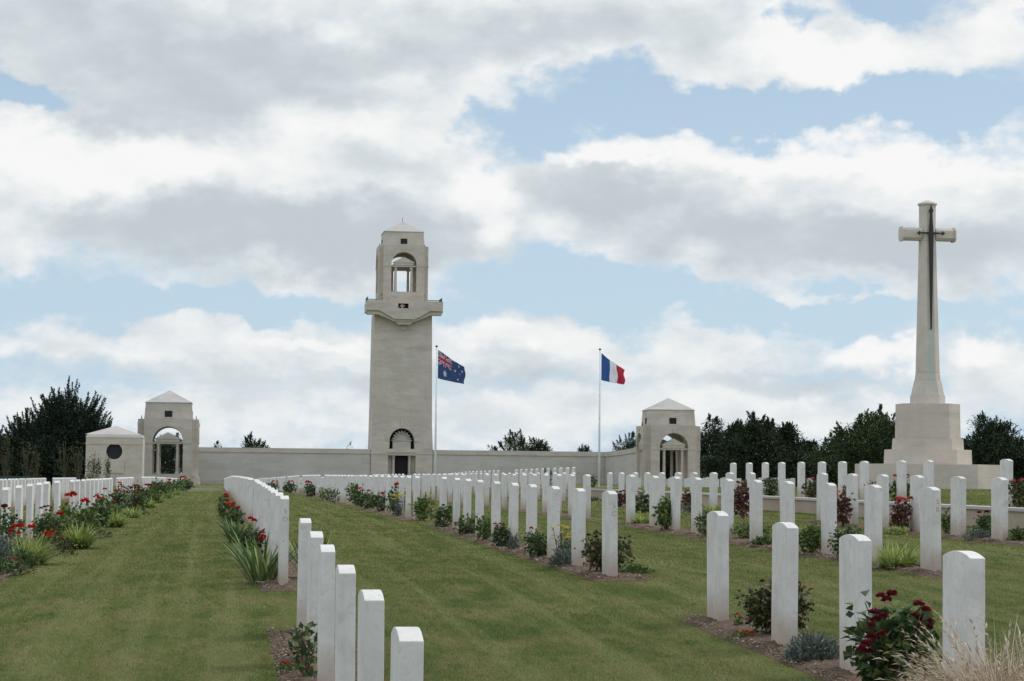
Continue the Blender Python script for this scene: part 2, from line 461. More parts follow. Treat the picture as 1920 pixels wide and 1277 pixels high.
A1 = row(XA, dl(XA, [6.56, 8.1, 9.62, 11.45, 12.95, 14.8]), 'white headstone, %s from the front in the bottom centre block', 'headstones of the bottom centre block')
A2 = row(XA, dl(XA, [18.97, 20.7, 22.5, 24.1, 25.8, 27.2, 28.9, 30.5, 32.1, 33.7]), 'white headstone, %s in the block starting with the stone carved 5 D', 'headstones of block 5 D')
C1 = row(XC, dl(XC, [10.3, 12.05, 13.6, 15.4]), 'white headstone, %s from the right edge in the bottom right block', 'headstones of the bottom right block')
C2 = row(XC, dl(XC, [19.67, 21.4, 23, 24.7, 26.2, 27.8, 29.6, 31.1, 32.5, 34.5]), 'white headstone, %s in the block starting with the stone carved 5 C', 'headstones of block 5 C')
D2 = row(XD, dl(XD, [19.96, 21.7, 23.3, 25, 26.5, 28, 29.8, 31.2, 32.7, 34.6]), 'white headstone, %s in the block starting with the stone carved 5 B', 'headstones of block 5 B')
E2 = row(XE, dl(XE, [25.0, 26.6, 28.1, 29.8, 31.3, 32.8, 34.5]), 'white headstone, %s from the right edge in the block just below the terrace wall', 'headstones just below the terrace wall')
for i, o in enumerate(E2): o['label'] = 'white headstone, %s from the right edge in the block just below the terrace wall' % ORD[max(i-1, 0)]
E2[0].name = 'headstone'; bpy.data.objects.remove(E2[0]); E2 = E2[1:]
E3 = row(XE, dl(XE, [39.1, 40.7, 42.1, 43.8, 45.3, 47, 48.6, 50, 51.7, 53.2]), 'white headstone, %s from the right in the row before the right arched pavilion', 'headstones before the right pavilion')
F2 = row(XF, dl(XF, [34.6]), 'lone tall-standing white headstone on the terrace at the right edge of the view', None)
F3 = row(XF, dl(XF, [38.4, 39.9, 42.2, 43.7, 45.2, 46.8, 48.4, 49.9, 51.4, 53]), 'white headstone, %s from the right in the raised row on the terrace', 'headstones of the raised terrace row')
L12 = row(XL1, dl(XL1, [26.9, 28.7, 30.4, 31.9, 33.3, 35.7]), 'white headstone, %s from the left edge behind the left rose bed', 'nearest headstones behind the left rose bed')
def plot(start, n=10, sp=1.62): return [start + i*sp for i in range(n)]
row(XL1, [40.2 + i*1.6 for i in range(10)], 'white headstone, %s in the slab-like block behind the red roses at left', 'second block behind the left rose bed')
row(XA, plot(39.0), 'white headstone, %s in the centre left block behind block 5 D', 'centre left block behind block 5 D')
row(XC, [39.1, 40.8, 42.4, 44, 45.7, 47.4, 49.2, 51, 52.8, 54.6], 'white headstone, %s from the front in the middle block with yellow yarrow', 'middle block with yellow yarrow')
row(XD, plot(38.4), 'white headstone, %s from the right in the block before the French flagpole', 'headstones before the French flagpole')
FAR = 'distant white headstone in the tight rows before the long memorial wall'
for s in (58.2, 77.4, 97.0):
    for X in (XA, XC, XD, XE):
        if s > 90 and X != XA and X != XC: continue
        row(X, plot(s), FAR, 'distant headstones before the memorial wall')
row(XF, [76.0 + i*1.5 for i in range(11)], 'small distant headstone, %s from the right, standing above the long far row', 'distant headstones standing above the far row')
for s, n in ((58.5, 7), (77.5, 10)):
    row(XL1, plot(s, n), 'distant white headstone behind the far end of the left rose bed', 'distant headstones behind the left rose bed')
for s, n in ((57.0, 11), (76.5, 8)):
    row(XL2, plot(s, int(n*1.4), 1.1), 'pale headstone in the far left row before the dark conifer', 'headstones in the far left row')

# the farther ones: one merged mass (over three hundred of a kind)
mv = np.array([v.co[:] for v in HS.vertices]); mf = [tuple(p.vertices) for p in HS.polygons]
b = MB()
def addm(x, y, turn=0.0, dz=0.0):
    c, s = math.cos(turn), math.sin(turn)
    z = gz(x, y)
    vs = [(x + c*p[0]-s*p[1], y + s*p[0]+c*p[1], z+p[2]+dz) for p in mv]
    b.add(vs, mf)
for s in (97.0, 116.5, 136.0, 155.5, 172):
    for X in (XA, XC, XD, XE, XL1):
        if s == 97.0 and X in (XA, XC): continue
        for y in plot(s): addm(X + random.uniform(-.01, .01), y)
for y in plot(97, 20): addm(XF, y)
for yb in (162, 169, 176):
    for k in range(22):
        if random.random() < 0.12: continue
        addm(35 + k*1.35 + random.uniform(-.1, .1), yb + random.uniform(-.05, .05), math.pi/2, .08)
o = b.build('far_headstones', M['headfar'])
tag(o, 'mass of tiny distant headstones in front of the memorial and trees', 'headstones', kind='stuff')

# incised letters on the narrow ends
def letters(par, chars):
    for i, ch in enumerate(chars):
        cu = bpy.data.curves.new('txt', 'FONT'); cu.body = ch; cu.size = 0.064; cu.offset = -0.0012; cu.align_x = 'CENTER'; cu.extrude = 0.0008
        to = bpy.data.objects.new('txt', cu); COL.objects.link(to)
        bpy.context.view_layer.update()
        me = bpy.data.meshes.new_from_object(to.evaluated_get(bpy.context.evaluated_depsgraph_get()))
        bpy.data.objects.remove(to)
        me.materials.clear(); me.materials.append(M['letter'])
        me.transform(Matrix.Rotation(math.pi/2, 4, 'X'))
        lo = bpy.data.objects.new('letter', me)
        lo.location = (0.006, -0.1905, 0.652 - 0.07*i); lo['label'] = 'incised "%s"' % ch
        link(lo, par)
letters(A2[0], '5D'); letters(C2[0], '5C'); letters(D2[0], '5B')

# ------------------------------------------------------------------ soil beds
beds = []       # (x0,x1,y0,y1)
for X, segs in ((XA, [(4, 15.25), (18.75, 34.4), (38.6, 54.4), (57.8, 73.5), (77, 93), (96.6, 112), (116, 187)]),
                (XC, [(4, 15.6), (19.15, 34.9), (38.7, 55.2), (57.8, 74), (77, 93), (96.6, 112), (116, 187)]),
                (XD, [(18.8, 34.5), (38.0, 54), (57.8, 74), (77, 93)]),
                (XE, [(18.0, 34.2), (37.6, 53.2), (57.8, 74), (77, 93)]),
                (XF, [(31, 52.3), (75.5, 92)]),
                (XL2, [(56.5, 74), (76, 90)])):
    for a, c in segs: beds.append((X-0.22, X+0.32, a, c))
for a, c in [(12, 36.0), (39.6, 56), (57.8, 70), (77, 93), (96.6, 187)]: beds.append((XL1-0.35, -2.02, a, c))
def lerp_bed(bd):
    x0, x1, y0, y1 = bd
    near = y0 < 40
    sx = 0.03 if y0 < 30 else 0.15; sy = 0.05 if y0 < 30 else 0.5
    xs = np.linspace(x0, x1, max(3, int((x1-x0)/sx))); ysb = np.linspace(y0, y1, max(3, int((y1-y0)/sy)))
    def zf(Xg, Yg):
        z = ground(Xg, Yg) + 0.012
        e = np.minimum(np.minimum(Xg-x0, x1-Xg)/0.12, np.minimum(Yg-y0, y1-Yg)/0.25).clip(0, 1)
        if near: z = z + e*0.02 + e*rng.normal(0, 0.006, Xg.shape)
        return z - (1-e)*0.014 + 0.004
    o = sheet('bed_soil', xs, ysb, zf, M['soil']); tag(o, kind='structure')
for bd in beds: lerp_bed(bd)

# pebbles and chips on the near beds: nobody could count them
oct_v = np.array([(1,0,0),(-1,0,0),(0,1,0),(0,-1,0),(0,0,1),(0,0,-1)], float)
oct_f = np.array([(0,2,4),(2,1,4),(1,3,4),(3,0,4),(2,0,5),(1,2,5),(3,1,5),(0,3,5)])
P = []
for (x0, x1, y0, y1) in beds:
    for ya, yb, den in ((11, 17, 2600), (18, 26, 1300), (26, 36, 450)):
        a, c = max(y0, ya), min(y1, yb)
        if c <= a: continue
        n = int((x1-x0)*(c-a)*den)
        P.append(np.stack([rng.uniform(x0-0.03, x1+0.03, n), rng.uniform(a, c, n)], 1))
P = np.concatenate(P); n = len(P)
z = ground(P[:, 0], P[:, 1]) + 0.032
sz = rng.gamma(1.8, 0.0022, n).clip(0.002, 0.013)*(1 + (P[:, 1] > 18)*0.4)
V = oct_v[None]*sz[:, None, None]*rng.uniform(0.6, 1.3, (n, 6, 1))
V[:, :, 2] *= 0.65
V += np.stack([P[:, 0], P[:, 1], z], 1)[:, None]
Fp = oct_f[None] + (np.arange(n)*6)[:, None, None]
o = link(bpy.data.objects.new('soil_pebbles', mesh_np('soil_pebbles', V.reshape(-1, 3), Fp.reshape(-1, 3), M['pebble'], tint=np.repeat(rng.uniform(0, 1, n)**1.3, 6))))
tag(o, 'small pale pebbles and clods scattered over the brown flower beds', 'pebbles', kind='stuff')

# ------------------------------------------------------------------ grass blades on the visible near lawn
def in_beds(x, y):
    m = np.zeros(len(x), bool)
    for (x0, x1, y0, y1) in beds:
        wob = 0.025*np.sin(y*9.1) + 0.018*np.sin(y*23.7+1)
        m |= (x > x0+wob) & (x < x1+wob) & (y > y0) & (y < y1)
    return m
VB, FB, TB = [], [], []; off = 0
for d0, d1, den, hh, ww in ((11.5, 16, 4200, 0.019, 0.0045), (16, 22, 2600, 0.020, 0.0065), (22, 31, 1500, 0.021, 0.010), (31, 46, 620, 0.022, 0.018), (46, 75, 150, 0.022, 0.034), (75, 120, 30, 0.024, 0.06)):
    area = 0.5*(d1*d1-d0*d0)*0.50
    n = int(area*den)
    d = np.sqrt(rng.uniform(d0*d0, d1*d1, n))
    u = rng.uniform(-0.25, 0.25, n)
    lat = u*d
    x = CA*lat + SA*d; y = CA*d - SA*lat
    k = ~in_beds(x, y) & (np.abs(x-11.47) > 0.18)
    x, y = x[k], y[k]; n = len(x)
    z = ground(x, y) - 0.003
    a = rng.uniform(0, 2*np.pi, n); w = ww*rng.uniform(0.6, 1.3, n)
    pn = np.sin(x*3.1+np.sin(y*1.7)*2)*np.cos(y*2.3+np.sin(x*1.9)*2)
    h = hh*rng.uniform(0.5, 1.15, n)*(1 + 0.07*pn)*0.88
    lx = rng.normal(0, 0.45, n)*h; ly = rng.normal(0, 0.45, n)*h
    dx, dy = np.cos(a)*w/2, np.sin(a)*w/2
    v = np.stack([np.stack([x-dx, y-dy, z], 1), np.stack([x+dx, y+dy, z], 1), np.stack([x+lx, y+ly, z+h], 1)], 1)
    VB.append(v.reshape(-1, 3)); FB.append(np.arange(n*3).reshape(-1, 3)+off); off += n*3
    TB.append(np.repeat(rng.uniform(0, 1, n), 3))
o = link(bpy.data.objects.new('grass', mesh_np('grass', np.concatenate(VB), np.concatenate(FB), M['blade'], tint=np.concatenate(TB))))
tag(o, 'short mown green grass between the headstone rows', 'grass', kind='stuff')

# ------------------------------------------------------------------ plants
def unit(v): return v/np.maximum(np.linalg.norm(v, axis=-1, keepdims=True), 1e-9)
def leaves_np(P, D, L, W, fold=0.25):
    """folded diamond leaves: n x 6 verts, 4 tris; returns V,F"""
    n = len(P); D = unit(D)
    up = unit(rng.normal(0, 0.6, (n, 3)) + np.array([0, 0, 1.0]))
    S = unit(np.cross(D, up)); N = np.cross(S, D)
    L = L[:, None]; W = W[:, None]
    base = P; tip = P + D*L - N*L*0.18
    m = P + D*L*0.5
    l = P + D*L*0.45 + S*W*0.5 + N*W*fold; r = P + D*L*0.45 - S*W*0.5 + N*W*fold
    V = np.stack([base, l, tip, r, m], 1)
    f = np.array([(0, 4, 1), (1, 4, 2), (0, 3, 4), (4, 3, 2)])
    Fq = (f[None] + (np.arange(n)*5)[:, None, None]).reshape(-1, 3)
    return V.reshape(-1, 3), Fq, 5
def leaf_obj(name, P, D, L, W, mat, parent, tint=None, fold=0.25):
    V, Fq, k = leaves_np(P, D, L, W, fold)
    if tint is None: tint = rng.uniform(0, 1, len(P))
    return link(bpy.data.objects.new(name, mesh_np(name, V, Fq, mat, tint=np.repeat(tint, k))), parent)

def strap_obj(name, n, base_r, length, width, droop, mat, parent, spread=1.0, seg=6, lean=(0, 0)):
    """long arching blades"""
    a = rng.uniform(0, 2*np.pi, n); r = base_r*np.sqrt(rng.uniform(0, 1, n))
    p0 = np.stack([r*np.cos(a), r*np.sin(a), np.zeros(n)], 1)
    a2 = a + rng.normal(0, 0.5, n)
    Ls = length*rng.uniform(0.6, 1.1, n)
    out = spread*np.sqrt(rng.uniform(0.02, 1.0, n))
    hd = np.stack([np.cos(a2)+lean[0], np.sin(a2)+lean[1], np.zeros(n)], 1)
    side = unit(np.stack([-np.sin(a2), np.cos(a2), np.zeros(n)], 1))
    curl = rng.normal(0, .16, n)
    V = []
    for i in range(seg+1):
        t = i/seg
        up = Ls*(np.cos(out)*t - droop*np.sin(out)*t*t*0.75)
        ho = Ls*(np.sin(out)*t*0.9 + 0.12*t*t)
        c = p0 + hd*ho[:, None] + np.array([0, 0, 1.0])*up[:, None] + side*(curl*Ls*t*t)[:, None]
        w = width*(1-t)**0.6*(0.55+0.9*t if t < .5 else 1.0)
        V.append(np.stack([c - side*w/2, c + side*w/2], 1))
    V = np.stack(V, 1)                       # n, seg+1, 2, 3
    nv = (seg+1)*2
    f = np.array([(2*i, 2*i+1, 2*i+3, 2*i+2) for i in range(seg)])
    Fq = (f[None] + (np.arange(n)*nv)[:, None, None]).reshape(-1, 4)
    return link(bpy.data.objects.new(name, mesh_np(name, V.reshape(-1, 3), Fq, mat, smooth=True, tint=np.repeat(rng.uniform(0, 1, n), nv))), parent)

def flower_obj(name, loc, r, mat, parent, flat=False, n=16):
    """rose head: rings of cupped petals; flat=True: umbel of tiny florets"""
    if flat:
        m = 40
        a = rng.uniform(0, 2*np.pi, m); rr = r*np.sqrt(rng.uniform(0, 1, m))
        P = np.stack([rr*np.cos(a), rr*np.sin(a), 0.12*r*rng.uniform(0, 1, m)], 1)
        D = rng.normal(0, 0.5, (m, 3)) + [0, 0, 0.6]
        V, Fq, k = leaves_np(P, D, np.full(m, r*0.38), np.full(m, r*0.38))
    else:
        z = rng.uniform(-0.4, 1, n); a = np.arange(n)*2.4 + rng.uniform(0, .5, n)
        s = np.sqrt(1-np.clip(z, -1, .98)**2)
        D0 = np.stack([s*np.cos(a), s*np.sin(a), z*0.8], 1)
        P = D0*r*0.42*np.array([1, 1, .9])
        D = D0*0.75 + np.array([0, 0, 0.55])
        V, Fq, k = leaves_np(P, D, np.full(n, r*0.72), np.full(n, r*0.95), fold=0.35)
    t = np.repeat(rng.uniform(0, 1, len(V)//k), k)
    o = link(bpy.data.objects.new(name, mesh_np(name, V, Fq, mat, tint=t)), parent)
    o.location = loc
    return o

def rose(px, d, w, h, fl, fr, fcol, label, leaf=None, dens=1.0, ls=0.045, Xo=None, name='rose_bush', cat='rose bush', fl_pos=None, group=None, low=0.15):
    if px < 335 and 25 < d < 110:
        h *= .82; w *= .9
        fr *= .85
        if fl_pos: fl_pos = [(q[0]*.9, q[1], q[2]*.84) for q in fl_pos]
    x, y = XY(px, d)
    e = empty(name, (x, y, gz(x, y)+0.01), label=label, cat=cat, group=group)
    nst = max(4, int(7*dens))
    tips = []
    b = MB()
    for i in range(nst):
        a = 2*math.pi*i/nst + random.uniform(-.5, .5); rr = w/2*random.uniform(0.25, 0.95); hh = h*random.uniform(0.62, 1.0)
        t = Vector((rr*math.cos(a), rr*math.sin(a), hh))
        m = Vector((t.x*0.45+random.uniform(-.03, .03), t.y*0.45, hh*0.5))
        b.tube([(random.uniform(-.02, .02), random.uniform(-.02, .02), -0.03), m, t], 0.006, 0.003, 5)
        tips.append(t)
        for j in range(2):
            t2 = m.lerp(t, 0.4) + Vector((random.uniform(-.35, .35)*w, random.uniform(-.35, .35)*w, random.uniform(0.0, .3)*h))
            t2.z = min(t2.z, h); b.tube([m.lerp(t, 0.2), t2], 0.004, 0.002, 4); tips.append(t2)
    b.build('stem', M['cane'], e)
    # leaves fill a lumpy bush round the shoots
    far = d > 30
    lsz = ls*(1.35 if far else 1.0)
    n = int((w*w*1.2 + w*h*3.4)/(lsz*lsz)*1.6*dens)
    n = min(max(n, 90), 2600)
    T = np.array([t[:] for t in tips])
    n1 = int(n*.5)
    k = rng.integers(0, len(T), n1)
    P = T[k]*rng.uniform(0.25, 1.0, n1)[:, None] + rng.normal(0, 1, (n1, 3)).clip(-1.6, 1.6)*np.array([w*0.10, w*0.10, h*0.08])
    n2 = n - n1
    a_ = rng.uniform(0, 2*np.pi, n2); el_ = rng.uniform(-.8, 1, n2); q_ = rng.uniform(.35, 1, n2)**.5
    lump = 1 + .2*np.sin(3*a_+px) + .14*np.sin(5*a_+2*px+4*el_)
    P2 = np.stack([np.cos(a_)*np.sqrt(1-el_**2)*q_*lump*w*.46, np.sin(a_)*np.sqrt(1-el_**2)*q_*lump*w*.46, h*(.47+.42*el_*q_*lump)], 1)
    P = np.concatenate([P, P2])
    P[:, 2] = P[:, 2].clip(0.02, h*1.02)
    D = unit(P - np.array([0, 0, h*0.35])) + rng.normal(0, 0.5, (n, 3)) + [0, 0, -.1]
    leaf_obj('foliage', P, D, lsz*rng.uniform(0.7, 1.25, n), lsz*0.92*rng.uniform(0.7, 1.2, n), leaf or M['rose'], e)
    pos = fl_pos
    if pos is None:
        idx = sorted(range(len(tips)), key=lambda i: -tips[i].z)[:max(fl, 1)]
        pos = [(tips[i].x, tips[i].y-0.02, min(tips[i].z, h)+fr*0.5) for i in idx][:fl]
    for p in pos:
        flower_obj('flower', p, fr*random.uniform(.85, 1.15), fcol, e, n=14 if far else 22)
    return e
def lily(px, d, w, h, label, mat='lily', n=130, fl=None, name='day_lily', cat='lily clump', group=None):
    x, y = XY(px, d)
    e = empty(name, (x, y, gz(x, y)+0.01), label=label, cat=cat, group=group)
    strap_obj('foliage', int(n*2.7), w*0.24, h*1.28, 0.016 if d < 26 else 0.028, 0.55, M[mat], e, spread=min(1.15, w/(h*1.3)*.95))
    if fl:
        for (a, bb, c, r, m) in fl: flower_obj('flower', (a, bb, c), r, M[m], e)
    return e
def iris(px, d, w, h, label, n=46, group=None):
    x, y = XY(px, d)
    e = empty('iris', (x, y, gz(x, y)+0.01), label=label, cat='iris', group=group)
    strap_obj('foliage', int(n*1.6), w*0.20, h*1.03, 0.036 if d < 26 else 0.05, 0.2, M['iris'], e, spread=w/h*0.72, seg=5)
    return e
def mound(px, d, w, h, label, mat='silver', n=700, name='lavender', cat='low plant', ls=0.05, fl=None, group=None, sub=None):
    x, y = XY(px, d)
    e = empty(name, (x, y, gz(x, y)+0.01), label=label, cat=cat, group=group)
    a = rng.uniform(0, 2*np.pi, n); el = rng.uniform(0.0, 1.0, n); q = rng.uniform(0.25, 1, n)**0.6
    s = np.sqrt(1-el*el)
    lump = 1 + 0.22*np.sin(a*3+1.1) + 0.13*np.sin(a*7)
    P = np.stack([w/2*s*np.cos(a)*q*lump, w/2*s*np.sin(a)*q*lump, h*el*q*(0.8+0.25*lump)*0.85], 1)
    D = unit(P + [0, 0, 0.02])+rng.normal(0, 0.45, (n, 3)) + [0, 0, 0.3]
    leaf_obj('foliage', P, D, ls*rng.uniform(.6, 1.3, n), ls*0.28*rng.uniform(.7, 1.2, n)*(1.0 if mat == 'silver' else 2.2), M[mat], e)
    if fl:
        cnt, r, m, flat = fl
        for i in range(cnt):
            aa = random.uniform(0, 6.28); rr = random.uniform(0, w*0.42); hh = h*random.uniform(0.75, 1.1)
            flower_obj('flower', (rr*math.cos(aa), rr*math.sin(aa), hh), r, M[m], e, flat=flat)
    return e
def yarrow(px, d, w, h, cnt, label):
    x, y = XY(px, d)
    e = empty('yarrow', (x, y, gz(x, y)+0.01), label=label, cat='yarrow')
    b = MB(); tops = []
    for i in range(cnt):
        a = random.uniform(0, 6.28); rr = w/2*random.uniform(0.1, 1); hh = h*random.uniform(0.55, 1.0)
        t = (rr*math.cos(a), rr*math.sin(a), hh); tops.append(t)
        b.tube([(t[0]*.2, t[1]*.2, -.02), (t[0]*.6, t[1]*.6, hh*.5), t], 0.004, 0.003, 4)
    b.build('stem', M['stem'], e)
    n = 420
    k = rng.integers(0, cnt, n); T = np.array(tops); f = rng.uniform(0.08, 0.85, n)[:, None]
    P = T[k]*f + rng.normal(0, .02, (n, 3)); P[:, 2] = np.abs(P[:, 2])
    leaf_obj('foliage', P, rng.normal(0, 1, (n, 3))+[0, 0, .5], 0.055*rng.uniform(.6, 1.2, n), 0.014*np.ones(n), M['silver'], e)
    for t in tops: flower_obj('flower', t, 0.032*(1.4 if d > 35 else 1), M['yellow'], e, flat=True)
    return e

# --- bottom right block
rose(1683, 11.05, 0.42, 0.52, 0, 0.03, M['crimson'], 'large dark green rose bush with crimson clustered blooms at bottom right', ls=0.06, dens=1.9,
     fl_pos=[(-.12, -.1, .54), (-.09, -.11, .52), (-.06, -.1, .55), (-.16, -.12, .46), (-.15, -.1, .42), (-.11, -.12, .44), (-.17, -.1, .39), (-.17, -.1, .33), (-.20, -.12, .30), (-.22, -.1, .27), (-.18, -.1, .26), (-.12, -.12, .35),
             (.08, -.1, .50), (.12, -.1, .47), (.10, -.12, .43), (.14, -.1, .41), (.06, -.1, .44), (.12, -.12, .38), (.08, -.12, .39)])
def pampas():
    x, y = XY(1893, 9.5)
    e = empty('ornamental_grass', (x, y, gz(x, y)), label='dry straw coloured ornamental grass arching over the bottom right corner', cat='ornamental grass')
    strap_obj('foliage', 1300, 0.16, 0.60, 0.007, 0.9, M['straw'], e, spread=1.0, seg=9, lean=(-0.15, 0))
    strap_obj('stem', 300, 0.10, 0.62, 0.006, 0.6, M['straw'], e, spread=0.7, seg=9, lean=(-0.05, 0))
    # feathery plumes on arching stems
    n, m = 330, 16
    a = rng.uniform(0, 2*np.pi, n); out = .95*np.sqrt(rng.uniform(.02, 1, n)); L = .72*rng.uniform(.65, 1.05, n)
    hd = np.stack([np.cos(a)-.15, np.sin(a), 0*a], 1); sd_ = np.stack([-np.sin(a), np.cos(a), 0*a], 1); cu = rng.normal(0, .2, n)
    PP, DD = [], []; prev = None
    for t in np.linspace(.35, 1.0, m):
        c = np.stack([.1*np.cos(a), .1*np.sin(a), 0*a], 1) + hd*(L*(np.sin(out)*t*.9+.12*t*t))[:, None] + sd_*(cu*L*t*t)[:, None]
        c[:, 2] += L*(np.cos(out)*t - .62*np.sin(out)*t*t)
        if prev is not None:
            for q in range(2):
                PP.append(prev + (c-prev)*rng.uniform(0, 1, (n, 1))); DD.append(unit(c-prev) + rng.normal(0, .28, (n, 3)))
        prev = c
    PP = np.concatenate(PP); DD = np.concatenate(DD)
    leaf_obj('plume', PP, DD, rng.uniform(.025, .05, len(PP)), rng.uniform(.004, .009, len(PP)), M['straw'], e)
pampas()
mound(1528, 12.95, 0.34, 0.17, 'low silver grey lavender mound beside the second bottom right headstone', n=1500, ls=0.045)
rose(1462, 14.5, 0.44, 0.36, 3, 0.022, M['crimson'], 'small bronze tipped rose bush behind the second headstone of the bottom right block', leaf=M['rosebronze'], ls=0.04, dens=1.7)
mound(1398, 14.3, 0.20, 0.05, 'low bright red bedding flowers on the soil at bottom right', 'green', 120, 'bedding_flower', 'red flowers', 0.03, fl=(11, 0.014, 'red', False))
mound(1388, 15.1, 0.07, 0.09, 'single tiny red flower beside the last bottom right headstone', 'green', 60, 'bedding_flower', 'red flower', 0.03, fl=(2, 0.016, 'red', False))
# --- bottom centre block
rose(583, 12.25, 0.20, 0.36, 0, 0.02, M['red'], 'thin leggy rose without blooms left of the bottom centre headstones', ls=0.045, dens=0.55)
rose(826, 7.0, 0.16, 0.26, 0, 0.03, M['crimson'], 'small red leaved rose right of the nearest bottom headstone', leaf=M['redleaf'], ls=0.04, dens=0.8)
rose(742, 9.1, 0.12, 0.34, 2, 0.02, M['orange'], 'slender rose with orange blooms just behind the bottom centre headstones', ls=0.04, dens=0.5)
mound(545, 12.6, 0.10, 0.06, 'tiny red flowers on the soil at the bottom left of the bed', 'green', 60, 'bedding_flower', 'red flowers', 0.03, fl=(6, 0.012, 'red', False))
# --- block 5 D
iris(497, 19.6, 0.55, 0.52, 'large green iris clump left of the headstone carved 5 D', n=64)
iris(594, 19.9, 0.45, 0.50, 'iris clump behind the headstone carved 5 D', n=40)
rose(478, 22.6, 0.30, 0.42, 0, 0.032, M['red'], 'rose bush with two bright red blooms behind the big iris', ls=0.045,
     fl_pos=[(-.02, -.1, .50), (.02, -.1, .48), (.10, -.12, .36), (.12, -.1, .31), (.09, -.12, .29)])
mound(497, 21.4, 0.16, 0.2, 'dark purple leaved plant beside the big iris', 'silver', 160, 'heuchera', 'low plant')
iris(452, 29, 0.5, 0.42, 'narrow iris clump farther along the left of the aisle bed', n=40)
rose(445, 31.5, 0.26, 0.40, 2, 0.045, M['red'], 'small rose with red blooms beyond the narrow iris', ls=0.05)
rose(437, 36, 0.30, 0.42, 2, 0.05, M['orange'], 'far rose with orange red blooms on the right side of the aisle', ls=0.05)
rose(427, 42, 0.30, 0.50, 3, 0.055, M['red'], 'farthest red rose at the right side of the grass aisle', ls=0.05)
# --- block 5 C
rose(1140, 20.45, 0.48, 0.40, 3, 0.03, M['crimson'], 'bushy rose with dark red blooms behind the headstone carved 5 C', leaf=M['rosebronze'], ls=0.042, dens=1.1)
mound(1195, 20.2, 0.30, 0.10, 'low green plant spreading from the foot of the headstone carved 5 C', 'green', 300, 'ground_cover_plant', 'low plant', 0.04)
mound(1060, 21.9, 0.30, 0.18, 'silver grey lavender under the yellow yarrow', n=700, ls=0.05)
yarrow(1058, 22.2, 0.36, 0.42, 16, 'tall yellow yarrow beside the second headstone of block 5 C')
mound(1023, 24.0, 0.26, 0.16, 'bright green low plant between two headstones of block 5 C', 'green', 260, 'ground_cover_plant', 'low plant', 0.045)
rose(1012, 23.6, 0.30, 0.32, 1, 0.025, M['red'], 'dark rose bush behind the fourth headstone of block 5 C', ls=0.045)
rose(945, 26.4, 0.28, 0.30, 2, 0.028, M['pink'], 'small rose with pink blooms between headstones of block 5 C', ls=0.045)
mound(966, 25.6, 0.14, 0.2, 'silver foliage between the fourth and fifth headstones of block 5 C', n=220, ls=0.06)
rose(912, 28.5, 0.26, 0.36, 0, 0.02, M['red'], 'bloomless rose bush in the middle of block 5 C', leaf=M['green'], ls=0.045)
rose(880, 30.6, 0.34, 0.30, 0, 0.02, M['red'], 'low dark rose bush toward the far end of block 5 C', ls=0.045)
rose(838, 33.6, 0.34, 0.36, 0, 0.03, M['red'], 'dark green bush beside the last headstone of block 5 C', ls=0.05)
# --- middle block with yarrow
rose(799, 38.8, 0.42, 0.42, 0, 0.03, M['red'], 'olive green bush behind the first headstone of the middle block', leaf=M['green'], ls=0.05)
yarrow(752, 42.0, 0.6, 0.5, 12, 'distant yellow yarrow in the middle block')
rose(747, 43, 0.4, 0.58, 1, 0.07, M['red'], 'tall rose with a single red bloom above the distant yarrow', ls=0.05)
rose(716, 47, 0.45, 0.42, 3, 0.055, M['red'], 'rose with three red blooms in the middle block', ls=0.05)
rose(692, 50.5, 0.4, 0.42, 2, 0.055, M['red'], 'rose with two red blooms at the left of the middle block', ls=0.05)
rose(681, 53.5, 0.4, 0.45, 2, 0.055, M['pink'], 'rose with pink blooms at the far end of the middle block', ls=0.05)
rose(672, 57, 0.5, 0.62, 0, 0.05, M['red'], 'olive bush in the gap beyond the middle block', leaf=M['green'], ls=0.05)
for px_, d_, m_, t_ in ((640, 62, 'rose', 'dark'), (627, 66, 'rose', 'small'), (617, 70, 'rose', 'sparse'),):
    rose(px_-8, d_-1.5, 0.3, 0.45, 0, 0.05, M['red'], '%s leggy rose before the wide far headstone block' % t_, ls=0.05, dens=0.4)
rose(588, 79, 0.6, 0.5, 2, 0.09, M['red'], 'distant rose with a large red bloom left of the far block', ls=0.06)
rose(548, 97, 0.7, 0.5, 2, 0.08, M['pink'], 'distant rose with pink blooms in front of the far headstones', ls=0.07)
rose(512, 118, 0.9, 0.55, 3, 0.09, M['pink'], 'farthest rose bush with pink blooms before the memorial wall', ls=0.08)
# --- block 5 B
lily(1683, 20.9, 0.58, 0.26, 'bright yellow green lily clump before the headstone carved 5 B', n=210)
rose(1590, 22.6, 0.36, 0.38, 0, 0.025, M['red'], 'dark rose bush beside the third headstone of block 5 B', ls=0.042)
rose(1524, 23.9, 0.34, 0.34, 0, 0.02, M['red'], 'dense fresh green shrub between headstones of block 5 B', leaf=M['green'], ls=0.045, dens=1.4)
mound(1434, 26.0, 0.28, 0.14, 'dark low mound between the fourth and fifth headstones of block 5 B', 'rose', 300, 'ground_cover_plant', 'low plant', 0.045)
rose(1412, 28, 0.5, 0.24, 1, 0.02, M['orange'], 'low green bush with one orange bud in block 5 B', leaf=M['green'], ls=0.045)
rose(1324, 28.9, 0.26, 0.38, 0, 0.02, M['red'], 'upright dark rose between headstones of block 5 B', ls=0.045, dens=0.7)
rose(1252, 31.6, 0.36, 0.52, 0, 0.03, M['red'], 'tall leafy rose bush near the far end of block 5 B', leaf=M['green'], ls=0.048, dens=1.1)
lily(1207, 34.4, 0.34, 0.20, 'small lime green lily by the last headstone of block 5 B', n=80)
rose(1208, 43.5, 0.55, 0.40, 1, 0.03, M['red'], 'dark leafy bush right of the French flagpole', ls=0.055)
mound(1105, 60, 0.6, 0.14, 'dark mound of foliage at the corner of the lawn near the flagpole', 'rose', 200, 'ground_cover_plant', 'low plant', 0.07)
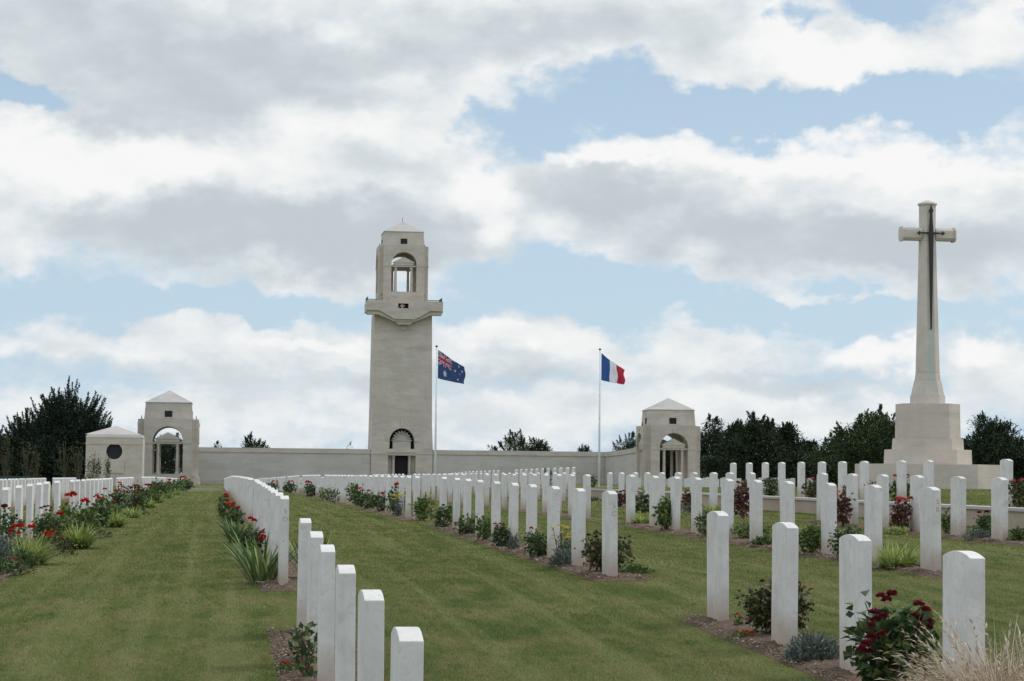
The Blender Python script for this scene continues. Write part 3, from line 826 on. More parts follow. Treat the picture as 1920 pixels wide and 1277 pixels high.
# --- just below the terrace wall
rose(1692, 30.1, 0.30, 0.48, 3, 0.055, M['pink'], 'rose with bright pink red bloom below the terrace wall', leaf=M['redleaf'], ls=0.045)
mound(1683, 29.6, 0.3, 0.10, 'lime green low plant under the pink rose', 'lily', 200, 'ground_cover_plant', 'low plant', 0.05)
rose(1582, 32.6, 0.26, 0.52, 1, 0.04, M['pink'], 'dark red leaved rose left of centre below the terrace wall', leaf=M['redleaf'], ls=0.045)
rose(1777, 28.8, 0.22, 0.34, 0, 0.03, M['purple'], 'fresh green plant with a purple bloom before the cross', leaf=M['green'], ls=0.045, fl_pos=[(.0, -.1, .36)])
mound(1832, 27.3, 0.34, 0.14, 'grey green mound at the right below the terrace wall', 'silver', 400, 'lavender', 'low plant', 0.05)
rose(1846, 27.5, 0.26, 0.34, 2, 0.035, M['crimson'], 'rose with dark red blooms at the right below the terrace wall', ls=0.045)
mound(1913, 26.4, 0.28, 0.20, 'dark green clipped mound at the right edge below the terrace', 'rose', 420, 'ground_cover_plant', 'low plant', 0.045)
rose(1395, 38.2, 0.42, 0.62, 3, 0.035, M['crimson'], 'tall dark red leaved rose between the right pavilion and terrace row', leaf=M['redleaf'], ls=0.05)
lily(1340, 40.4, 0.5, 0.25, 'lime green clump in the row before the right pavilion', n=90)
rose(1297, 43.0, 0.4, 0.42, 2, 0.04, M['crimson'], 'small dark red rose before the right pavilion door', leaf=M['redleaf'], ls=0.05)
mound(1284, 42, 0.4, 0.22, 'grey purple low mound before the right pavilion', 'silver', 160, 'heuchera', 'low plant', 0.07)
rose(1165, 50.5, 0.4, 0.34, 2, 0.045, M['crimson'], 'rose with dark blooms right of the French flagpole foot', leaf=M['redleaf'], ls=0.05)
# --- raised terrace row
rose(1689, 40.4, 0.42, 0.50, 0, 0.05, M['pink'], 'round rose bush with three coral blooms on the terrace before the cross', ls=0.05, dens=1.2,
     fl_pos=[(-.13, -.1, .50), (-.02, -.1, .50), (.11, -.1, .52)])
rose(1636, 41.6, 0.25, 0.44, 0, 0.02, M['crimson'], 'wispy bare stemmed rose on the terrace left of the cross', leaf=M['redleaf'], ls=0.04, dens=0.45)
rose(1910, 34.0, 0.36, 0.50, 3, 0.035, M['pink'], 'tall rose with pink buds on the terrace at the right edge', leaf=M['rosebronze'], ls=0.045)
rose(1588, 43.2, 0.2, 0.40, 0, 0.03, M['crimson'], 'thin dark rose on the terrace beside the fourth raised headstone', leaf=M['redleaf'], ls=0.04, dens=0.5)
rose(1526, 45.0, 0.40, 0.42, 3, 0.04, M['pink'], 'pale pink flowering rose in the middle of the terrace row', leaf=M['rosebronze'], ls=0.05)
rose(1450, 49.0, 0.46, 0.46, 0, 0.04, M['pink'], 'green rose bush toward the left of the terrace row', ls=0.05)
rose(1405, 51.4, 0.4, 0.42, 2, 0.045, M['pink'], 'reddish rose bush near the left end of the terrace row', leaf=M['rosebronze'], ls=0.05)
# --- left rose bed, from near to far (all on the near side of the row)
mound(-8, 21.2, 0.55, 0.22, 'low dark green cushion at the left edge of the rose bed', 'rose', 500, 'ground_cover_plant', 'low plant', 0.045)
mound(22, 21.6, 0.42, 0.16, 'dark cushion plant with red tints at the left edge of the bed', 'rosebronze', 420, 'ground_cover_plant', 'low plant', 0.045, fl=(3, 0.02, 'orange', False))
mound(4, 23.2, 0.42, 0.36, 'blue green silvery shrub at the left edge', 'silver', 900, 'catmint', 'low plant', 0.06, fl=None)
lily(62, 23.6, 0.62, 0.34, 'yellow green lily clump with bright red flowers at lower left', n=210,
     fl=[(-.15, -.05, .40, .05, 'red'), (-.09, -.05, .41, .05, 'red'), (.03, -.05, .40, .05, 'red'), (.19, -.05, .34, .035, 'red'), (.22, -.05, .31, .035, 'red'), (-.19, -.05, .35, .04, 'red'), (-.12, 0, .33, .035, 'red')])
mound(52, 22.9, 0.30, 0.18, 'dark teal green foliage below the lower left lily', 'rose', 350, 'ground_cover_plant', 'low plant', 0.05)
rose(25, 24.6, 0.34, 0.60, 1, 0.045, M['crimson'], 'tall rose with dark faded bloom at the left edge', ls=0.045, dens=0.7)
rose(97, 27.0, 0.44, 0.60, 0, 0.03, M['crimson'], 'tall grey green rose bush with maroon cluster in the left bed', ls=0.045, dens=1.1,
     fl_pos=[(-.10, -.05, .63), (-.05, -.05, .65), (0, -.05, .66), (.04, -.05, .64), (-.03, -.05, .60), (.03, -.05, .60)])
mound(118, 25.9, 0.40, 0.26, 'orange flowering plant below the maroon rose', 'rosebronze', 420, 'bedding_flower', 'flowering plant', 0.045, fl=(7, 0.025, 'orange', False))
lily(152, 27.6, 0.50, 0.33, 'second yellow green lily clump of the left bed', n=170)
rose(128, 29.6, 0.46, 0.50, 1, 0.06, M['red'], 'leafy rose with scarlet and orange blooms in the left bed', leaf=M['green'], ls=0.05)
rose(137, 33.5, 0.46, 0.58, 0, 0.085, M['red'], 'rose with the largest bright red bloom behind the left bed', leaf=M['green'], ls=0.05,
     fl_pos=[(-.03, -.05, .68), (.05, -.05, .69)])
rose(165, 32.0, 0.46, 0.50, 0, 0.085, M['red'], 'rose bush with a bold crimson pink bloom in the left bed', leaf=M['green'], ls=0.05, fl_pos=[(0, -.05, .60)])
rose(186, 35.0, 0.50, 0.56, 0, 0.055, M['red'], 'rose with a double scarlet bloom in mid left bed', ls=0.05, fl_pos=[(0, -.05, .64), (.06, -.05, .60)])
mound(183, 31.0, 0.5, 0.16, 'low brownish green cover in mid left bed', 'rosebronze', 300, 'ground_cover_plant', 'low plant', 0.05)
rose(203, 39.0, 0.44, 0.66, 0, 0.05, M['red'], 'slender rose with one pale red bloom in mid left bed', leaf=M['green'], ls=0.05, fl_pos=[(-.02, -.05, .74)])
lily(221, 36.5, 0.46, 0.30, 'third yellow green lily clump of the left bed', n=120)
rose(219, 41.5, 0.44, 0.36, 0, 0.05, M['red'], 'rose with low scarlet bloom in the left bed', leaf=M['green'], ls=0.05, fl_pos=[(0, -.05, .44)])
rose(229, 45.0, 0.44, 0.72, 0, 0.055, M['red'], 'tall rose with stacked red blooms in the left bed', ls=0.05, fl_pos=[(-.08, -.05, .64), (.03, -.05, .62), (.0, -.05, .84), (.02, -.05, .78)])
lily(253, 44.0, 0.45, 0.25, 'small yellow green lily beyond the stacked red rose', n=90)
rose(262, 49.5, 0.6, 0.60, 0, 0.05, M['red'], 'dark broad bush halfway along the far left bed', ls=0.055, dens=1.2)
rose(258, 60.0, 0.7, 0.85, 0, 0.06, M['crimson'], 'faded maroon rose high behind the broad dark bush', leaf=M['redleaf'], ls=0.055, dens=0.7)
mound(262, 46.5, 0.4, 0.2, 'low green cushion at the edge of the far left bed', 'green', 200, 'ground_cover_plant', 'low plant', 0.06, fl=(2, .035, 'orange', False))
rose(282, 60.0, 0.75, 0.60, 0, 0.05, M['red'], 'bright green bush in the far left bed', leaf=M['green'], ls=0.06, dens=1.2)
rose(297, 70.0, 0.85, 0.85, 0, 0.10, M['red'], 'tall feathery bush with big red bloom in the far left bed', ls=0.06, fl_pos=[(-.30, -.1, .62), (-.22, -.1, .60)])
lily(284, 56.0, 0.5, 0.28, 'lime tuft under the bright green far bush', n=70)
lily(300, 66.0, 0.6, 0.32, 'lime tuft below the feathery red flowered bush', n=70)
rose(315, 84.0, 0.8, 0.55, 0, 0.10, M['red'], 'far rose with a round red bloom near the left pavilion', ls=0.07, fl_pos=[(0, -.1, .60), (.16, -.1, .78)])
lily(318, 80.0, 0.7, 0.34, 'lime tuft near the end of the left bed', n=60)
rose(330, 100.0, 1.3, 0.85, 0, 0.10, M['red'], 'olive bush with red bloom at the end of the left bed', leaf=M['green'], ls=0.09, fl_pos=[(.55, -.1, .95), (.6, -.1, .85)])
lily(333, 95.0, 0.8, 0.36, 'last lime tuft before the left pavilion', n=60)
rose(348, 128.0, 1.2, 0.8, 2, 0.10, M['red'], 'tiny far rose at the very end of the left bed', ls=0.1)
# climbers in front of the shelter
for px_, d_, w_, h_, t_ in ((176, 176, .9, 2.9, 'left tall wispy climber before the small round windowed shelter'), (189, 178, 0.55, 2.7, 'middle wispy climber before the small round windowed shelter'), (206, 177, 0.55, 3.0, 'wispy climber below the round window of the shelter')):
    rose(px_, d_, w_, h_, 0, 0.08, M['red'], t_, leaf=M['sapling'], ls=0.085, dens=0.45, name='climbing_shrub', cat='shrub')
rose(1110, 150, 0.9, 0.8, 0, 0.1, M['red'], 'small dark shrub left of the French flagpole foot', ls=0.12, name='shrub', cat='shrub')
rose(1026, 200, 1.2, 1.9, 0, 0.1, M['red'], 'little dark shrub against the memorial wall right of the tower', ls=0.14, name='shrub', cat='shrub')

# ------------------------------------------------------------------ memorial
YW = 259.4; TXc = 22.15; GZ = -1.76

def arch_pts(hw, z0, z1, a, spring, n=18, base=None):
    """outline of a wall panel with an arched opening that reaches down to z0"""
    p = [(-hw, z0), (-a, z0)]
    for i in range(n+1):
        t = math.pi - math.pi*i/n
        p.append((a*math.cos(t), spring + a*math.sin(t)))
    p += [(a, z0), (hw, z0), (hw, z1), (-hw, z1)]
    return p
def arch_band(mb, r0, r1, spring, y0, y1, n=18, M_=None):
    for i in range(n):
        a, c = math.pi*i/n, math.pi*(i+1)/n
        pts = [(r0*math.cos(a), spring+r0*math.sin(a)), (r1*math.cos(a), spring+r1*math.sin(a)), (r1*math.cos(c), spring+r1*math.sin(c)), (r0*math.cos(c), spring+r0*math.sin(c))]
        mb.prism(pts, y0, y1, M_)

def belfry(par, H, p, q, zf, zsill, a, spring, ztop, zatt, zap, colr, solid_base=True):
    """open arched stage: four arched walls, columns and pediments in each arch, attic and pyramid roof; local coords about the plan centre"""
    body = MB(); Hp = H + p
    rots = [Matrix.Rotation(k*math.pi/2, 4, 'Z') for k in range(4)]
    for k, Rz in enumerate(rots):
        hw = H if k % 2 == 0 else H - q - 0.003
        body.prism(arch_pts(hw, zsill, ztop - (0 if k % 2 == 0 else 0.03), a, spring), -Hp, -H + q, Rz)
        body.box(-hw, hw, -Hp, -H+q, zf, zsill, Rz)
    body.box(-H+q, H-q, -H+q, H-q, ztop-0.35, ztop-0.06)                       # ceiling
    body.box(-H+q, H-q, -H+q, H-q, zsill-0.25, zsill-0.05)                     # floor
    body.build('arched_stage', M['mem'], par, bevel=0)
    for k, Rz in enumerate(rots):
        hw = (H if k % 2 == 0 else H - q) + 0.05
        for s in (-1, 1):
            tr = MB()
            x0, x1 = sorted((s*(a+0.004), s*hw))
            tr.box(x0, x1, -Hp-0.06, -Hp-0.002, spring-0.20, spring+0.02, Rz)
            tr.build('string_course', M['mem'], par)
        tr = MB(); arch_band(tr, a+0.02, a+0.30, spring+0.03, -Hp-0.05, -Hp-0.002, M_=Rz); tr.build('arch_moulding', M['mem'], par)
        tr = MB(); tr.prism([(-.12, spring+a+.05), (.12, spring+a+.05), (.2, spring+a+.55), (-.2, spring+a+.55)], -Hp-0.11, -Hp-0.052, Rz); tr.build('keystone', M['mem'], par)
        # scrolled buttress strips in the re-entrant corners
        for s in (-1, 1):
            tr = MB(); xx = s*(H+0.004)
            x0, x1 = sorted((xx, xx+s*.22))
            if k % 2 == 0:
                tr.box(x0, x1, -H+q*0.2, -H+q*.95, spring-2.3*a, ztop-.05, Rz); tr.build('corner_strip', M['mem'], par)
    cx = a*0.64; rc = a*0.105
    for k, Rz in enumerate(rots):
        yb = -Hp + 0.50
        e = MB()
        e.box(-a+0.004, a-0.004, yb-.22, yb+.22, spring-0.22, spring-0.02, Rz)     # beam
        e.box(-cx-.22, cx+.22, yb-.30, yb+.30, spring-.018, spring+a*0.17, Rz)
        e.prism([(-cx-.33, spring+a*0.173), (cx+.33, spring+a*0.173), (cx+.33, spring+a*0.22), (0, spring+a*0.64), (-cx-.33, spring+a*0.22)], yb-.36, yb+.36, Rz)
        e.build('pediment', M['mem'], par)
        for s in (-1, 1):
            c = MB()
            zb, zt = zsill, spring-0.224
            c.ring([(rc*1.45, zb), (rc*1.45, zb+.12), (rc*1.05, zb+.26), (rc*1.03, zb+(zt-zb)*.4), (rc*.88, zt-.2), (rc*.9, zt-.16), (rc*1.3, zt-.08), (rc*1.3, zt)], 14, cx=s*cx, cy=yb, M=Rz)
            c.build('column', colr, par, smooth=False)
    at = MB(); at.frus(H+0.02, H-0.02, ztop, H*0.955, H*0.955, zatt)
    ao = at.build('attic', M['mem'], par)
    rf = MB(); hb = H*0.955 + 0.07
    rf.add([(-hb, -hb, zatt), (hb, -hb, zatt), (hb, hb, zatt), (-hb, hb, zatt), (0, 0, zap), (-hb, -hb, zatt-.08), (hb, -hb, zatt-.08), (hb, hb, zatt-.08), (-hb, hb, zatt-.08)],
           [(0,1,4),(1,2,4),(2,3,4),(3,0,4),(5,6,1,0),(6,7,2,1),(7,8,3,2),(8,5,0,3),(8,7,6,5)])
    rf.build('roof', M['roof'], par)
    # attic windows
    hh = (zatt-ztop)
    for k, Rz in enumerate(rots):
        yw = -(H*0.955 + (H*0.045)*(0.62)) - 0.02
        w = MB(); w.box(-.40, .40, yw-.03, yw+.3, ztop+hh*.10, ztop+hh*.48, Rz)
        w.build('window', M['dark'], par)
        sfr = MB(); sfr.box(-.62, .62, yw-.10, yw+.2, ztop+hh*.035, ztop+hh*.098, Rz)
        sfr.build('window_sill', M['mem'], par)
    for s in (-1, 1):
        sp = MB(); sp.frus(.07, .07, ztop-.03, .02, .02, ztop+.42, cx=s*(H+p*0.55), cy=0)
        sp.build('finial', M['iron'], par)

def pavilion(x, y, label, name='arched_pavilion'):
    e = empty(name, (x, y, 0), label=label, cat='pavilion', group='arched corner pavilions of the memorial')
    belfry(e, 2.57, 0.70, 0.55, GZ-0.3, -0.52, 1.62, 2.95, 5.45, 7.25, 8.62, M['mem'])
    b = MB(); b.box(-3.5, 3.5, -3.45, 3.45, GZ-.4, -1.45); b.box(-3.38, 3.38, -3.35, 3.35, -1.447, -0.9)
    b.build('plinth', M['mem'], e)
    return e
YP = 234.0
pl = pavilion(-5.41, YP+2.9, 'left open arched limestone pavilion with pyramid roof joining the long wall')
pr = pavilion(50.38, YP+2.9, 'right open arched limestone pavilion with pyramid roof beside the dark trees')
pr.location.z = 0.0

# long wall and its wings
def wall_piece(e, x0, x1, y0, y1, ztops, nseg=1):
    pass
mw = empty('memorial_wall', (TXc, YW, 0), label='long low grey limestone memorial wall running behind the tower between both pavilions', cat='wall')
for x0, x1 in ((-2.95-TXc, -3.86), (3.86, 47.25-TXc)):
    b = MB(); b.box(x0, x1, 0.1, 1.0, GZ-.4, 2.10); b.build('wall_panel', M['memdark'], mw)
    b = MB(); b.box(x0, x1, 0.0, 1.1, 2.104, 2.22); b.box(x0, x1, 0.06, 1.05, 2.224, 2.67); b.build('coping', M['mem'], mw)
    b = MB(); b.box(x0, x1, -0.15, 0.098, GZ-.3, GZ+.55); b.build('base_course', M['mem'], mw)
for xs_, s in ((47.25-TXc, 1), (-2.95-TXc, -1)):
    pan, cop = MB(), MB(); n = 14; ya, yb = 1.1, YP+2.9+2.2-YW
    for i in range(n):
        t0, t1 = i/n, (i+1)/n
        f = lambda t: 2.67 + 0.36*t*t
        q0, q1 = ya+(yb-ya)*t0, ya+(yb-ya)*t1
        xa, xb = sorted((xs_+0.02*s, xs_ + s*1.0))
        za, zb = f(t0), f(t1)
        pan.add([(xa,q0,GZ-.4),(xb,q0,GZ-.4),(xb,q1,GZ-.4),(xa,q1,GZ-.4),(xa,q0,za-.57),(xb,q0,za-.57),(xb,q1,zb-.57),(xa,q1,zb-.57)], [(0,1,2,3),(4,5,6,7),(0,3,7,4),(1,2,6,5)])
        xa2, xb2 = sorted((xs_-0.08*s, xs_ + s*1.08))
        cop.add([(xa2,q0,za-.566),(xb2,q0,za-.566),(xb2,q1,zb-.566),(xa2,q1,zb-.566),(xa2,q0,za),(xb2,q0,za),(xb2,q1,zb),(xa2,q1,zb)], [(0,1,2,3),(4,5,6,7),(0,3,7,4),(1,2,6,5)])
    pan.build('wing_wall', M['memdark'], mw); cop.build('wing_coping', M['mem'], mw)

# tower
tw_ = empty('memorial_tower', (TXc, YW, 0), label='tall tapering limestone memorial tower with balcony and open arched lantern', cat='tower')
DT = 6.4
def taper(p):
    z = p[2]
    w = np.interp(z, [-3, 3.45, 3.5, 19.3], [1.0, 1.0, 0.972, 0.925])
    yc = DT/2
    fy = np.interp(z, [-3, 3.45, 3.5, 19.3], [1.0, 1.0, 0.985, 0.93])
    return (p[0]*w, yc + (p[1]-yc)*fy, z)
b = MB(); HT = 3.78
b.prism(arch_pts(HT, 2.75, 5.6, 1.55, 3.68), 0, 1.4)
b.box(-HT, HT, 1.4, DT, GZ-.4, 5.6)
for s in (-1, 1):
    x0, x1 = sorted((s*1.68, s*HT)); b.box(x0, x1, 0, 1.4, GZ-.4, 2.75)
b.box(-1.68, 1.68, 0.02, 1.4, 1.95, 2.75)
for i in range(14):
    za, zb = 5.6 + i*(19.3-5.6)/14, 5.6 + (i+1)*(19.3-5.6)/14
    b.add([(-HT,0,za),(HT,0,za),(HT,DT,za),(-HT,DT,za),(-HT,0,zb),(HT,0,zb),(HT,DT,zb),(-HT,DT,zb)],
          [(0,1,5,4),(1,2,6,5),(2,3,7,6),(3,0,4,7)] + ([(4,5,6,7)] if i == 13 else []))
b.build('tower_shaft', M['mem'], tw_, warp=taper)
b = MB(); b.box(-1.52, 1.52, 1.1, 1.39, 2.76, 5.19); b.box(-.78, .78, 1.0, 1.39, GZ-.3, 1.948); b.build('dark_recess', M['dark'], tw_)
for s in (-1, 1):
    b = MB(); x0, x1 = sorted((s*1.2, s*1.68)); b.box(x0, x1, .7, 1.39, GZ-.3, 1.948); b.build('door_jamb', M['mem'], tw_)
# sunburst over the door
b = MB(); b.box(-1.10, 1.10, 0.45, 1.0, 2.755, 3.74); b.box(-1.26, 1.26, 0.35, 1.02, 3.745, 3.86)
b.build('sunburst_base', M['mem'], tw_)
b = MB()
b.prism([(0.56*math.cos(math.pi*i/16), 3.864+0.56*math.sin(math.pi*i/16)) for i in range(17)], 0.5, 0.9)
for i in range(9):
    a = math.pi*(i+0.5)/9
    c, s = math.cos(a), math.sin(a); L = 1.20
    wv = 0.13
    pts = [(0.45*c - wv*.6*s, 3.864+0.45*s + wv*.6*c), (0.45*c + wv*.6*s, 3.864+0.45*s - wv*.6*c), (0.98*c + wv*s, 3.864+0.98*s - wv*c), (L*c, 3.864+L*s), (0.98*c - wv*s, 3.864+0.98*s + wv*c)]
    pts = [(q[0], max(q[1], 3.866)) for q in pts]
    b.prism(pts, 0.56, 0.84)
b.build('rising_sun_emblem', M['roof'], tw_)
for s in (-1, 1):
    c = MB(); c.ring([(.24, GZ-.3), (.24, GZ+.25), (.17, GZ+.4), (.155, 1.6), (.23, 1.8), (.23, 1.945)], 14, cx=s*0.98, cy=0.42)
    c.build('column', M['mem'], tw_)
for x0, x1 in ((-3.86, -1.69), (1.69, 3.86)):
    b = MB(); b.box(x0, x1, -.06, -.003, 2.10, 2.24); b.build('string_course', M['mem'], tw_)
b = MB(); arch_band(b, 1.57, 1.92, 3.70, -0.05, 0.10); b.build('arch_moulding', M['mem'], tw_)
b = MB(); b.box(-1.75, 1.75, -.08, -.003+.02, 2.30, 2.45); b.build('lintel', M['mem'], tw_)
b = MB(); b.prism([(-.14, 5.63), (.14, 5.63), (.22, 6.3), (-.22, 6.3)], -.08, 0.12); b.build('keystone', M['mem'], tw_)
b = MB(); b.box(-.3, .3, 0.02, .6, 17.25, 17.75); b.build('corbel', M['memdark'], tw_)

# balcony with the dipped stair parapet in front
YBc = DT/2
hb = 4.68
par_top = [(hb, 20.70), (2.36, 20.72), (.62, 19.82), (-.62, 19.82), (-2.36, 20.72), (-hb, 20.70)]
par_bot = [(-hb, 19.53), (-3.1, 19.53), (-1.25, 18.50), (1.25, 18.50), (3.1, 19.53), (hb, 19.53)]
b = MB(); b.prism(par_bot + par_top, -1.35, -1.05)
b.build('balcony_parapet', M['mem'], tw_)
nst = 7
sof = [(-hb+.12, 19.05), (-3.1, 19.05)]
for i in range(nst):
    x = -3.1 + 1.9*(i/nst); x2 = -3.1 + 1.9*((i+1)/nst); z1_ = 19.05-0.80*((i+1)/nst)
    sof += [(x, z1_), (x2, z1_)]
rgt = [(-q[0], q[1]) for q in sof[::-1]]
def clean(pts):
    o_ = [pts[0]]
    for q in pts[1:]:
        if abs(q[0]-o_[-1][0])+abs(q[1]-o_[-1][1]) > 1e-6: o_.append(q)
    return o_
b = MB(); b.prism(clean(sof + rgt) + [(hb-.12, 19.60), (-hb+.12, 19.60)], -1.046, 0.2)
b.build('balcony_stair_soffit', M['mem'], tw_)
b = MB(); b.frus(1.15, .5, 18.24, 0.7, .42, 17.85, cy=-.45); b.build('balcony_corbel', M['mem'], tw_)
for s in (-1, 1):
    b = MB(); x0, x1 = sorted((s*(hb-.3), s*hb)); b.box(x0, x1, -1.048, 1.9, 19.3, 20.45); b.build('balcony_side', M['mem'], tw_)
b = MB(); b.box(-hb+.302, hb-.302, 0.202, 1.9, 19.25, 19.5); b.build('balcony_floor', M['mem'], tw_)
b = MB()
for s in (-1, 1):
    for k in range(5):
        y_ = -1.2 + k*.75
        b.box(s*(hb-.15)-.035, s*(hb-.15)+.035, y_-.035, y_+.035, 20.452, 21.15)
    b.box(s*(hb-.15)-.025, s*(hb-.15)+.025, -1.2, 1.8, 21.1, 21.16)
    for k in range(9):
        x_ = s*(3.25 + k*.155); b.box(x_-.018, x_+.018, 1.75, 1.80, 19.5, 21.1)
    xa_, xb_ = sorted((s*3.1, s*(hb-.2))); b.box(xa_, xb_, 1.73, 1.82, 21.04, 21.12)
b.build('railing', M['iron'], tw_)
lan = empty('lantern', (0, 0.55+3.07, 0)); lan.parent = tw_
def lantern_parts():
    belfry(lan, 2.52, 0.55, 0.5, 20.75, 22.0, 1.55, 25.3, 27.75, 29.5, 30.95, M['mem'])
lantern_parts()
b = MB()      # storey under the lantern with the little look-out opening
hw = 2.52; y0 = -3.07
b.box(-hw, -.64, y0, y0+1.0, 19.55, 20.748); b.box(.64, hw, y0, y0+1.0, 19.55, 20.748); b.box(-.638, .638, y0+.002, y0+1, 20.56, 20.748)
b.box(-hw, hw, y0+1.002, 3.0, 19.55, 20.748)
b.box(-3.05, -hw-.002, -2.0, 2.0, 19.55, 20.748); b.box(hw+.002, 3.05, -2.0, 2.0, 19.55, 20.748)
b.build('lantern_base', M['mem'], lan)
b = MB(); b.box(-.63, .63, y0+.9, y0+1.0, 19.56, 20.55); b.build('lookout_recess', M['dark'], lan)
b = MB(); b.tube([(0, 0, 30.9), (0, 0, 31.5)], .035, .015, 6); b.build('roof_spike', M['iron'], lan)

# visitor standing in the look-out, leaning on the parapet
def person():
    x, y, z = TXc-0.12, YW + 0.55+3.07-3.07+0.35, 18.95
    e = empty('person', (x, y, z), label='person in a pale shirt standing in the look-out opening of the tower balcony', cat='person')
    J = {'pel': (0, 0, .92, .13), 'waist': (0, 0, 1.08, .12), 'chest': (0, -.01, 1.32, .155), 'neck': (0, 0, 1.50, .055), 'head': (0, -.02, 1.60, .085), 'crown': (0, -.01, 1.69, .08),
         'shl': (-.19, 0, 1.42, .06), 'ell': (-.30, -.10, 1.18, .045), 'hal': (-.14, -.26, 1.40, .03), 'fl': (-.07, -.27, 1.47, .02),
         'shr': (.19, 0, 1.42, .06), 'elr': (.30, -.10, 1.18, .045), 'har': (.14, -.26, 1.40, .03), 'fr': (.07, -.27, 1.47, .02),
         'hpl': (-.1, 0, .86, .09), 'knl': (-.1, -.02, .48, .06), 'anl': (-.1, .02, .08, .04), 'tol': (-.1, -.14, .03, .035),
         'hpr': (.1, 0, .86, .09), 'knr': (.1, -.02, .48, .06), 'anr': (.1, .02, .08, .04), 'tor': (.1, -.14, .03, .035)}
    E = [('pel','waist'),('waist','chest'),('chest','neck'),('neck','head'),('head','crown'),('chest','shl'),('shl','ell'),('ell','hal'),('hal','fl'),('chest','shr'),('shr','elr'),('elr','har'),('har','fr'),
         ('pel','hpl'),('hpl','knl'),('knl','anl'),('anl','tol'),('pel','hpr'),('hpr','knr'),('knr','anr'),('anr','tor')]
    ks = list(J); me = bpy.data.meshes.new('body')
    me.from_pydata([J[k][:3] for k in ks], [(ks.index(a), ks.index(c)) for a, c in E], [])
    o = bpy.data.objects.new('body', me); link(o, e)
    o.modifiers.new('skin', 'SKIN')
    if not me.skin_vertices: 
        bmx = bmesh.new(); bmx.from_mesh(me); bmx.verts.layers.skin.verify(); bmx.to_mesh(me); bmx.free()
    for i, k in enumerate(ks): me.skin_vertices[0].data[i].radius = (J[k][3], J[k][3]*(.72 if k in ('chest', 'waist', 'pel') else 1))
    me.skin_vertices[0].data[0].use_root = True
    sb = o.modifiers.new('sub', 'SUBSURF'); sb.levels = 1; sb.render_levels = 1
    me.materials.append(M['shirt'])
    hd = MB(); hd.ring([(.02, 1.53), (.07, 1.56), (.085, 1.63), (.082, 1.70), (.05, 1.75), (.01, 1.765)], 12, cy=-.035); hd.build('face', M['skin'], e, smooth=True)
    hr = MB(); hr.ring([(.07, 1.60), (.098, 1.66), (.092, 1.73), (.05, 1.78), (.01, 1.79)], 12, cy=-.005); hr.build('hair', M['hair'], e, smooth=True)
person()

# small shelter at the left
def shelter():
    d = 200; x, y = XY(217.5, d)
    e = empty('garden_shelter', (x, y+2.6, 0), label='small square limestone shelter with one dark round window left of the pavilion', cat='shelter')
    g = GZ
    b = MB()
    H, zt = 2.62, 2.9
    n = 28; r = 0.74; zc = 1.60
    circ = [(0.0 + r*math.cos(2*math.pi*i/n + math.pi/2), zc + r*math.sin(2*math.pi*i/n + math.pi/2)) for i in range(n+1)]
    left = [(0, g-.3), (0, zc-r)] ; 
    half = n//2
    # two half panels around the round window
    Lp = [(0, zt), (-H, zt), (-H, g-.3), (0, g-.3)] + [(c[0], c[1]) for c in circ[half::-1]]
    Rp = [(0, g-.3), (H, g-.3), (H, zt), (0, zt)] + [(c[0], c[1]) for c in circ[n:half-1:-1]][0:]
    b.prism(Lp, -H, -H+.5); b.prism(Rp, -H, -H+.5)
    b.box(-H, H, -H+.502, H, g-.3, zt)
    b.build('wall', M['cross'], e)
    w = MB(); w.ring([(r+.02, 0), (r+.02, .04)], 28, M=Matrix.Translation((0, -H+.40, zc)) @ Matrix.Rotation(math.pi/2, 4, 'X')); w.build('window', M['glass'], e)
    c = MB(); c.box(-H-.05, H+.05, -H-.05, -H-.003, 2.25, 2.4); c.box(-H-.04, H+.04, -H-.06, -H-.003, g-.2, -.55)
    c.box(-.55, .95, -H-.10, -H-.003, -.45, .75)
    c.build('moulding', M['cross'], e)
    t = MB(); t.frus(H+.04, H+.04, zt+.002, H-.12, H-.12, zt+.28); hb_ = H-.12
    t.add([(-hb_-.25, -hb_, zt+.284), (hb_+.0, -hb_, zt+.284), (hb_, hb_, zt+.284), (-hb_, hb_, zt+.284), (0, 0, zt+1.15)], [(0,1,4),(1,2,4),(2,3,4),(3,0,4),(3,2,1,0)])
    t.build('roof', M['roof'], e)
shelter()

